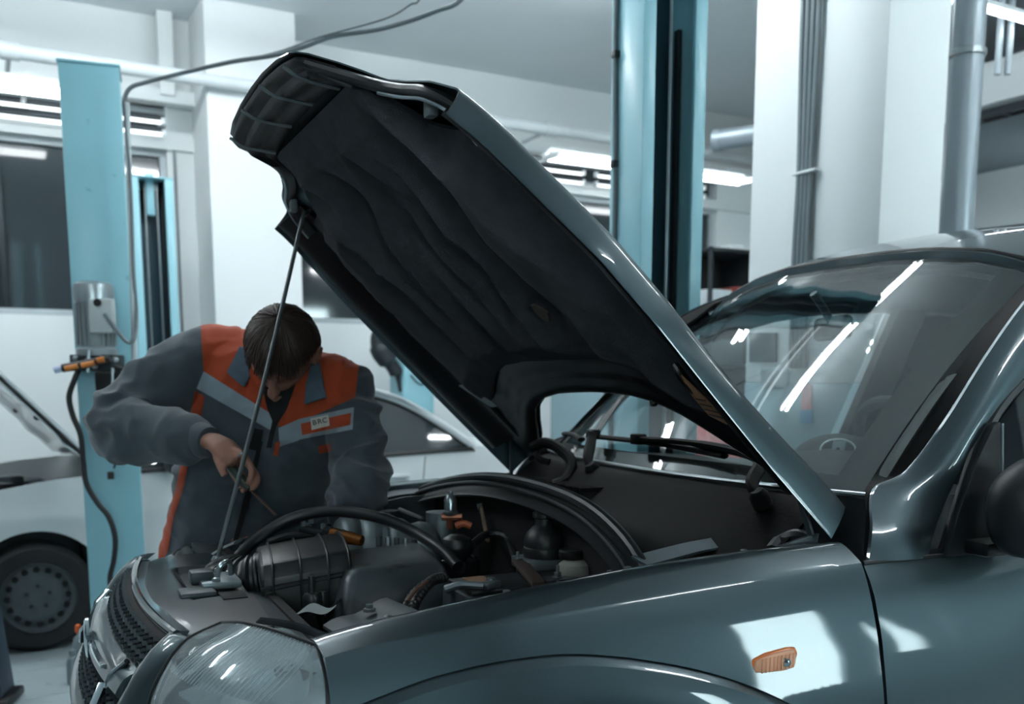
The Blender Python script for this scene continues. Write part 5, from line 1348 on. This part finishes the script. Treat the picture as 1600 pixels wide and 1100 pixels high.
G().slab(lambda a, b: (lambda x, z: (x, .10 + (WID - .20) * b, z + .018 * sin(pi * b)))(interp(a, np.linspace(0, 1, 7), RXs[2:]), interp(a, np.linspace(0, 1, 7), RZs[2:])), 24, 12, (0, 0, -.012)).build('roof', M_WHITE, WC, sharp=40)
G().slab(lambda a, b: (.46 + .60 * a, .09 + (WID - .18) * b, .97 + .385 * a + .02 * sin(pi * b)), 8, 10, (0, 0, -.01)).build('windscreen', M_WGLASS, WC)
G().slab(lambda a, b: (2.68 + .70 * a, .07 + (WID - .14) * b, .995 - .03 * a ** 3 + .015 * sin(pi * b)), 8, 10, (0, 0, -.012)).build('boot_lid', M_WHITE, WC)
G().slab(lambda a, b: (-.80 + .10 * abs(2 * b - 1) ** 2 - .02 * sin(pi * a), .10 + (WID - .2) * b, .24 + .50 * a), 8, 16, (.03, 0, 0)).build('front_bumper', M_WHITE, WC)
G().slab(lambda a, b: (3.42 - .10 * abs(2 * b - 1) ** 2, .10 + (WID - .2) * b, .24 + .66 * a), 8, 16, (-.03, 0, 0)).build('rear_bumper', M_WHITE, WC)
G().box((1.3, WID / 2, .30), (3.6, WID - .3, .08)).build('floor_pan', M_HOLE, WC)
G().box((-.22, WID / 2, .58), (.95, WID - .35, .45)).build('engine_block', M_ENG, WC, bevel=.05)
for i in range(14):
    rr_ = random.Random(i); c0 = (rr_.uniform(-.6, .25), rr_.uniform(.12, .8), rr_.uniform(.78, .86))
    G().box(c0, (rr_.uniform(.08, .2), rr_.uniform(.06, .15), rr_.uniform(.06, .12)), rz=rr_.uniform(0, 1)).build('engine_part', rr_.choice((M_ENG, M_ENG2, M_ALU)), WC, bevel=.012)
hd = empty('hood', (0, 0, 0)); hd.parent = WC
ang = radians(48)
def wh(L, y, off=0.0): return (.38 - L * cos(ang) + off * sin(ang), y, .955 + L * sin(ang) + off * cos(ang))
def whs(a, b):
    L = 1.02 * a; y = .07 + (WID - .14) * b; k = .035 * (1 - (2 * b - 1) ** 2) - .05 * sstep(.85, 1.0, a)
    y = WID / 2 + (y - WID / 2) * (1 - .10 * a ** 3)
    return wh(L, y, k)
G().slab(whs, 20, 24, (-.01, 0, -.008)).build('hood_skin', M_WHITE, hd, sharp=40)
def whi(a, b):
    L = .05 + .90 * a; y = .10 + (WID - .2) * b
    r = .016 * (1 if (abs(b - .5) > .40 or a < .08 or a > .92) else 0) + .012 * exp(-((a - .5 - .55 * (b - .5)) / .05) ** 2) + .012 * exp(-((a - .5 + .55 * (b - .5)) / .05) ** 2)
    return wh(L, y, .035 * (1 - (2 * b - 1) ** 2) - .018 - r)
G().slab(whi, 40, 40, (-.006, 0, -.006)).build('hood_inner_panel', M_WHITE, hd, sharp=40)
for (L, y) in ((.42, .25), (.40, .42), (.75, .3), (.42, 1.3)): G().lathe([(.016, 0), (.014, .014), (.006, .018)], wh(L, y, -.02), (-.7, 0, -.7), n=10).build('hood_buffer', M_BLACKC, hd)
G().tube([(.30, .12, .93), wh(.16, .13, -.02)], .008, 6).build('hood_stay', M_DARKMETAL, hd)

# ================================================================== hydraulic unit on the left lift post
c0 = px(154, 592, 4.62)
HYD = empty('hydraulic_unit', (c0.x, c0.y, 0)); tag(HYD, 'silver electric motor on a black hydraulic tank bolted to the lift post', 'hydraulic pump')
def ph(x, y, D=4.62): return px(x, y, D) - Vector((c0.x, c0.y, 0))
M_MOTOR = mat('grey_motor_alloy', (158, 168, 171), .42, metal=.5, var=.1, scale=14)
Z = lambda y: ph(154, y).z
G().lathe([(.074, Z(545)), (.080, Z(540)), (.080, Z(473))], (0, 0, 0), n=28).build('motor_body', M_MOTOR, HYD)
G().lathe([(.088, Z(474)), (.090, Z(470)), (.090, Z(452)), (.086, Z(445)), (.07, Z(441)), (.02, Z(440))], (0, 0, 0), n=28).build('fan_cover', mat('bright_fan_cover', (176, 186, 189), .3, metal=.7, var=.06), HYD)
for k in range(22):
    t = 2 * pi * k / 22
    G().box((.084 * cos(t), .084 * sin(t), (Z(540) + Z(476)) / 2), (.014, .004, Z(476) - Z(540)), rz=t).build('cooling_fin', M_MOTOR, HYD)
G().box((ph(146, 0).x, -.095, Z(496)), (.11, .05, .155)).build('terminal_box', mat('pale_terminal_box', (182, 190, 192), .5, var=.05), HYD, bevel=.008)
G().lathe([(.018, 0), (.018, .006), (.012, .007)], (ph(143, 0).x, -.12, Z(476)), (0, -1, 0), n=16).build('cable_plug', M_BLACKC, HYD)
G().lathe([(.09, Z(556)), (.092, Z(552)), (.092, Z(546)), (.08, Z(543))], (0, 0, 0), n=28).build('motor_flange', M_MOTOR, HYD)
G().box((0, 0, Z(567)), (.20, .15, .075)).build('valve_block', M_DARKMETAL, HYD, bevel=.006)
for (x, y) in ((120, 560), (140, 562), (162, 560), (182, 562), (150, 572)):
    q = ph(x, y, 4.53); G().lathe([(.013, 0), (.013, .02), (.007, .026)], q, (0, -1, 0), n=6).build('block_fitting', M_STEEL, HYD)
G().tube([ph(139, 548, 4.5), ph(137, 582, 4.5)], .010, 8).build('release_lever', M_STEEL, HYD)
tk = G().box((ph(155, 0).x, 0, Z(642)), (.175, .17, Z(580) - Z(704))).build('oil_tank', M_BLACK, HYD, bevel=.015, seg=3)
G().box((ph(141, 0).x, -.087, Z(660)), (.075, .004, .075)).build('tank_label', mat('faded_tank_label', (120, 116, 112), .6, var=.3, scale=30), tk)
G().tube([ph(176, 575, 4.54), ph(177, 640, 4.54)], .009, 8).build('return_pipe', M_STEEL, HYD)
G().tube(spline([ph(178, 572, 4.55), ph(195, 578, 4.56), ph(220, 590, 4.6)], 4), .008, 8).build('pressure_hose', M_BLACKC, HYD)
G().tube(spline([ph(124, 575, 4.53), ph(117, 592, 4.5), ph(108, 620, 4.5), ph(114, 650, 4.5), ph(126, 680, 4.5), ph(130, 720, 4.5), ph(135, 755, 4.5), ph(152, 785, 4.5), ph(170, 808, 4.5), ph(180, 840, 4.5), ph(178, 875, 4.5), ph(172, 905, 4.5), ph(178, 940, 4.5), ph(188, 975, 4.5), ph(192, 1010, 4.52)], 6), .013, 10).build('black_hose', M_BLACKC, HYD)
G().tube(spline([ph(178, 706, 4.55), ph(182, 718, 4.54), ph(178, 732, 4.54)], 4), .005, 6).build('sensor_wire', M_BLACKC, HYD)
G().box(ph(173, 743, 4.54), (.03, .025, .035), rz=.4).build('sensor_plug', M_BLACKC, HYD, bevel=.004)
G().tube(spline([ph(164, 490, 4.5), ph(182, 515, 4.5), ph(200, 535, 4.52), ph(211, 525, 4.54), ph(213, 490, 4.6), ph(208, 420, 4.6), ph(204, 300, 4.6), ph(197, 190, 4.6), ph(194, 160, 4.6), ph(203, 138, 4.6), ph(230, 128, 4.6), ph(290, 113, 4.55), ph(360, 97, 4.5), ph(430, 86, 4.45), ph(478, 72, 4.4), ph(520, 57, 4.4), ph(600, 44, 4.35), ph(680, 18, 4.3), ph(730, -12, 4.3), px(800, -150, 4.25) - Vector((c0.x, c0.y, 0))], 6), .0095, 8).build('power_cable', M_CABLE, HYD)
G().tube(spline([ph(203, 137, 4.62), ph(300, 112, 4.56), ph(430, 82, 4.46), ph(500, 58, 4.4), ph(600, 30, 4.35), ph(640, 8, 4.3), ph(660, -12, 4.3), px(700, -150, 4.25) - Vector((c0.x, c0.y, 0))], 6), .004, 6).build('thin_wire', M_CABLE, HYD)
G().tube([ph(198, 160, 4.605), ph(206, 400, 4.605), ph(212, 640, 4.605)], .014, 8).build('cable_duct', mat('pale_cable_duct', (190, 200, 203), .5, var=.05), HYD)
# torch hanging on the valve block
TO = px(130, 570, 4.48)
TC = empty('work_torch', TO); tag(TC, 'black and orange torch hung across the valve block under the motor', 'torch')
def pt(x, y, D=4.48): return px(x, y, D) - TO
G().tube([pt(98, 575), pt(125, 571), pt(172, 560)], [.020, .021, .017], 14).build('torch_body', M_BLACKC, TC)
for (a, b) in (((102, 576), (122, 572)), ((128, 571), (148, 567)), ((152, 563), (163, 561))):
    G().tube([pt(*a, 4.462), pt(*b, 4.462)], .0125, 10).build('orange_grip', mat('orange_grip', (196, 116, 44), .5, var=.12), TC)
G().tube([pt(86, 578), pt(99, 575)], .017, 14).build('clear_head', mat('clear_blue_head', (176, 190, 214), .15, var=.1), TC)

# ================================================================== small things around the hall
def spray(label, x, y, D, hgt, r, capm, bodym):
    q = px(x, y, D); e = empty('spray_bottle', (q.x, q.y, .006)); tag(e, label, 'bottle', 'bottles by the white car wheel')
    G().lathe([(r * .95, 0), (r, .006), (r, hgt * .62), (r * .8, hgt * .74), (r * .35, hgt * .80), (r * .35, hgt * .84)], n=18).build('bottle_body', bodym, e)
    G().lathe([(r * .5, hgt * .84), (r * .55, hgt * .86), (r * .5, hgt * .97), (r * .2, hgt)], n=14).build('bottle_cap', capm, e)
    return e
M_BOT = mat('grey_bottle', (120, 134, 140), .4, var=.1)
spray('tall grey bottle with an orange cap by the white car wheel', 126, 1044, 4.56, .26, .028, mat('orange_cap', (214, 96, 40), .4, var=.1), M_BOT)
spray('short grey bottle beside the orange-capped one', 115, 1052, 4.44, .17, .030, M_BOT, M_BOT)
q = px(2, 1090, 4.15)
JP = empty('jack_post', (q.x - .06, q.y, .006), .2); tag(JP, 'dark navy steel stand with worn tape marks at the left edge', 'stand')
G().hexa([(-.09, -.09, .05), (.09, -.09, .05), (.09, .09, .05), (-.09, .09, .05)], [(-.05, -.05, .62), (.05, -.05, .62), (.05, .05, .62), (-.05, .05, .62)]).build('stand_leg', mat('navy_steel', (44, 56, 70), .5, var=.25, scale=20), JP, bevel=.01)
G().box((0, 0, .025), (.24, .24, .04)).build('stand_foot', M_BLACK, JP, bevel=.01)
G().box((0, 0, .64), (.10, .10, .05)).build('stand_saddle', M_DARKMETAL, JP, bevel=.01)
for h in (.24, .34): G().box((.05 + .03 * (.62 - h), -.0, h), (.012, .11, .03)).build('tape_mark', mat('pale_tape', (190, 160, 150), .6, var=.15), JP)
# storage rack behind the right lift post
q = px(1122, 592, 7.9)
RK = empty('storage_rack', (q.x, q.y, 0), ROOM); tag(RK, 'dark storage rack with boxes between lift post and white column', 'rack')
for sx in (-.28, .16):
    for sy in (-.2, .2): G().box((sx, sy, 1.23), (.03, .03, 2.46)).build('rack_upright', M_DARKMETAL, RK, bevel=.003)
for h in (.4, 1.0, 1.55, 1.97, 2.44): G().box((-.06, 0, h), (.47, .43, .03)).build('rack_shelf', M_DARKMETAL, RK, bevel=.003)
G().box((-.06, .19, 1.5), (.44, .02, 1.9)).build('rack_back', M_BLACK, RK)
G().box((.168, 0, 1.5), (.012, .38, 1.9)).build('rack_side', M_DARKMETAL, RK)
def on_rack(name, label, cat, x, h, s, m, y=-.05):
    p = rw(0, 0); o = G().box((0, 0, s[2] / 2), s).build(name, m, bevel=.008)
    o.location = RK.matrix_basis @ Vector((x, y, h)); o.rotation_euler = (0, 0, ROOM); return tag(o, label, cat)
RK.matrix_basis  # rack frame
bpy.context.view_layer.update()
on_rack('storage_box', 'white box on the middle shelf of the dark rack', 'box', -.14, 1.986, (.24, .22, .16), mat('white_box', (186, 196, 200), .6, var=.1, scale=12))
on_rack('storage_box', 'red box beside the white box on the dark rack', 'box', .09, 1.986, (.13, .22, .19), mat('red_box', (136, 52, 44), .6, var=.12, scale=12))
on_rack('storage_box', 'pale lamp carton at the top of the dark rack', 'box', .06, 2.23, (.14, .12, .05), mat('pale_carton', (205, 212, 214), .6, var=.05)).location.z = 2.456
on_rack('storage_box', 'grey carton on the lower shelf of the dark rack', 'box', -.06, 1.566, (.34, .24, .2), mat('grey_carton', (84, 92, 96), .7, var=.12, scale=10))
q = px(1112, 640, 6.6)
TB = empty('tool_cabinet', (q.x, q.y, 0), ROOM); tag(TB, 'red tool cabinet seen through the windscreen beside the lift post', 'tool cabinet')
M_RED = mat('red_cabinet', (176, 74, 70), .4, var=.08)
G().box((0, 0, .65), (.42, .40, 1.1)).build('cabinet_body', M_RED, TB, bevel=.01)
for i in range(5):
    d_ = G().box((0, -.205, .25 + i * .2), (.38, .02, .17)).build('drawer', M_RED, TB, bevel=.004)
    G().tube([(-.13, -.225, .31 + i * .2), (.13, -.225, .31 + i * .2)], .008, 8).build('handle', M_STEEL, d_)
for sx in (-.16, .16):
    for sy in (-.15, .15): G().lathe([(.04, -.015), (.04, .015)], (sx, sy, .046), (1, 0, 0), n=16).build('castor', M_BLACKC, TB)
q = px(632, 592, 8.6)
TM = empty('wheel_balancer', (q.x, q.y, 0), ROOM); tag(TM, 'teal workshop machine with a dark swing arm beyond the white car', 'machine'); TM.scale = (1.15, 1.15, 1.03)
G().box((.03, 0, .48), (.42, .40, .96)).build('machine_body', M_TEAL, TM, bevel=.03, seg=3)
G().box((.06, 0, 1.31), (.27, .30, .7)).build('machine_head', M_TEAL, TM, bevel=.05, seg=4)
G().tube(spline([(-.19, -.1, 1.84), (-.24, -.1, 1.74), (-.22, -.1, 1.62), (-.13, -.1, 1.50), (-.09, -.1, 1.40), (-.07, -.1, 1.30)], 6), [.03] * 4 + [.065] * 6 + [.08] * 6 + [.055] * 6 + [.02] * 9, 14).build('swing_arm', M_DARKMETAL, TM)
G().tube(spline([(-.02, -.17, 1.44), (.03, -.17, 1.38), (.08, -.17, 1.36), (.12, -.17, 1.42)], 5), .007, 6).build('machine_cable', M_BLACKC, TM)
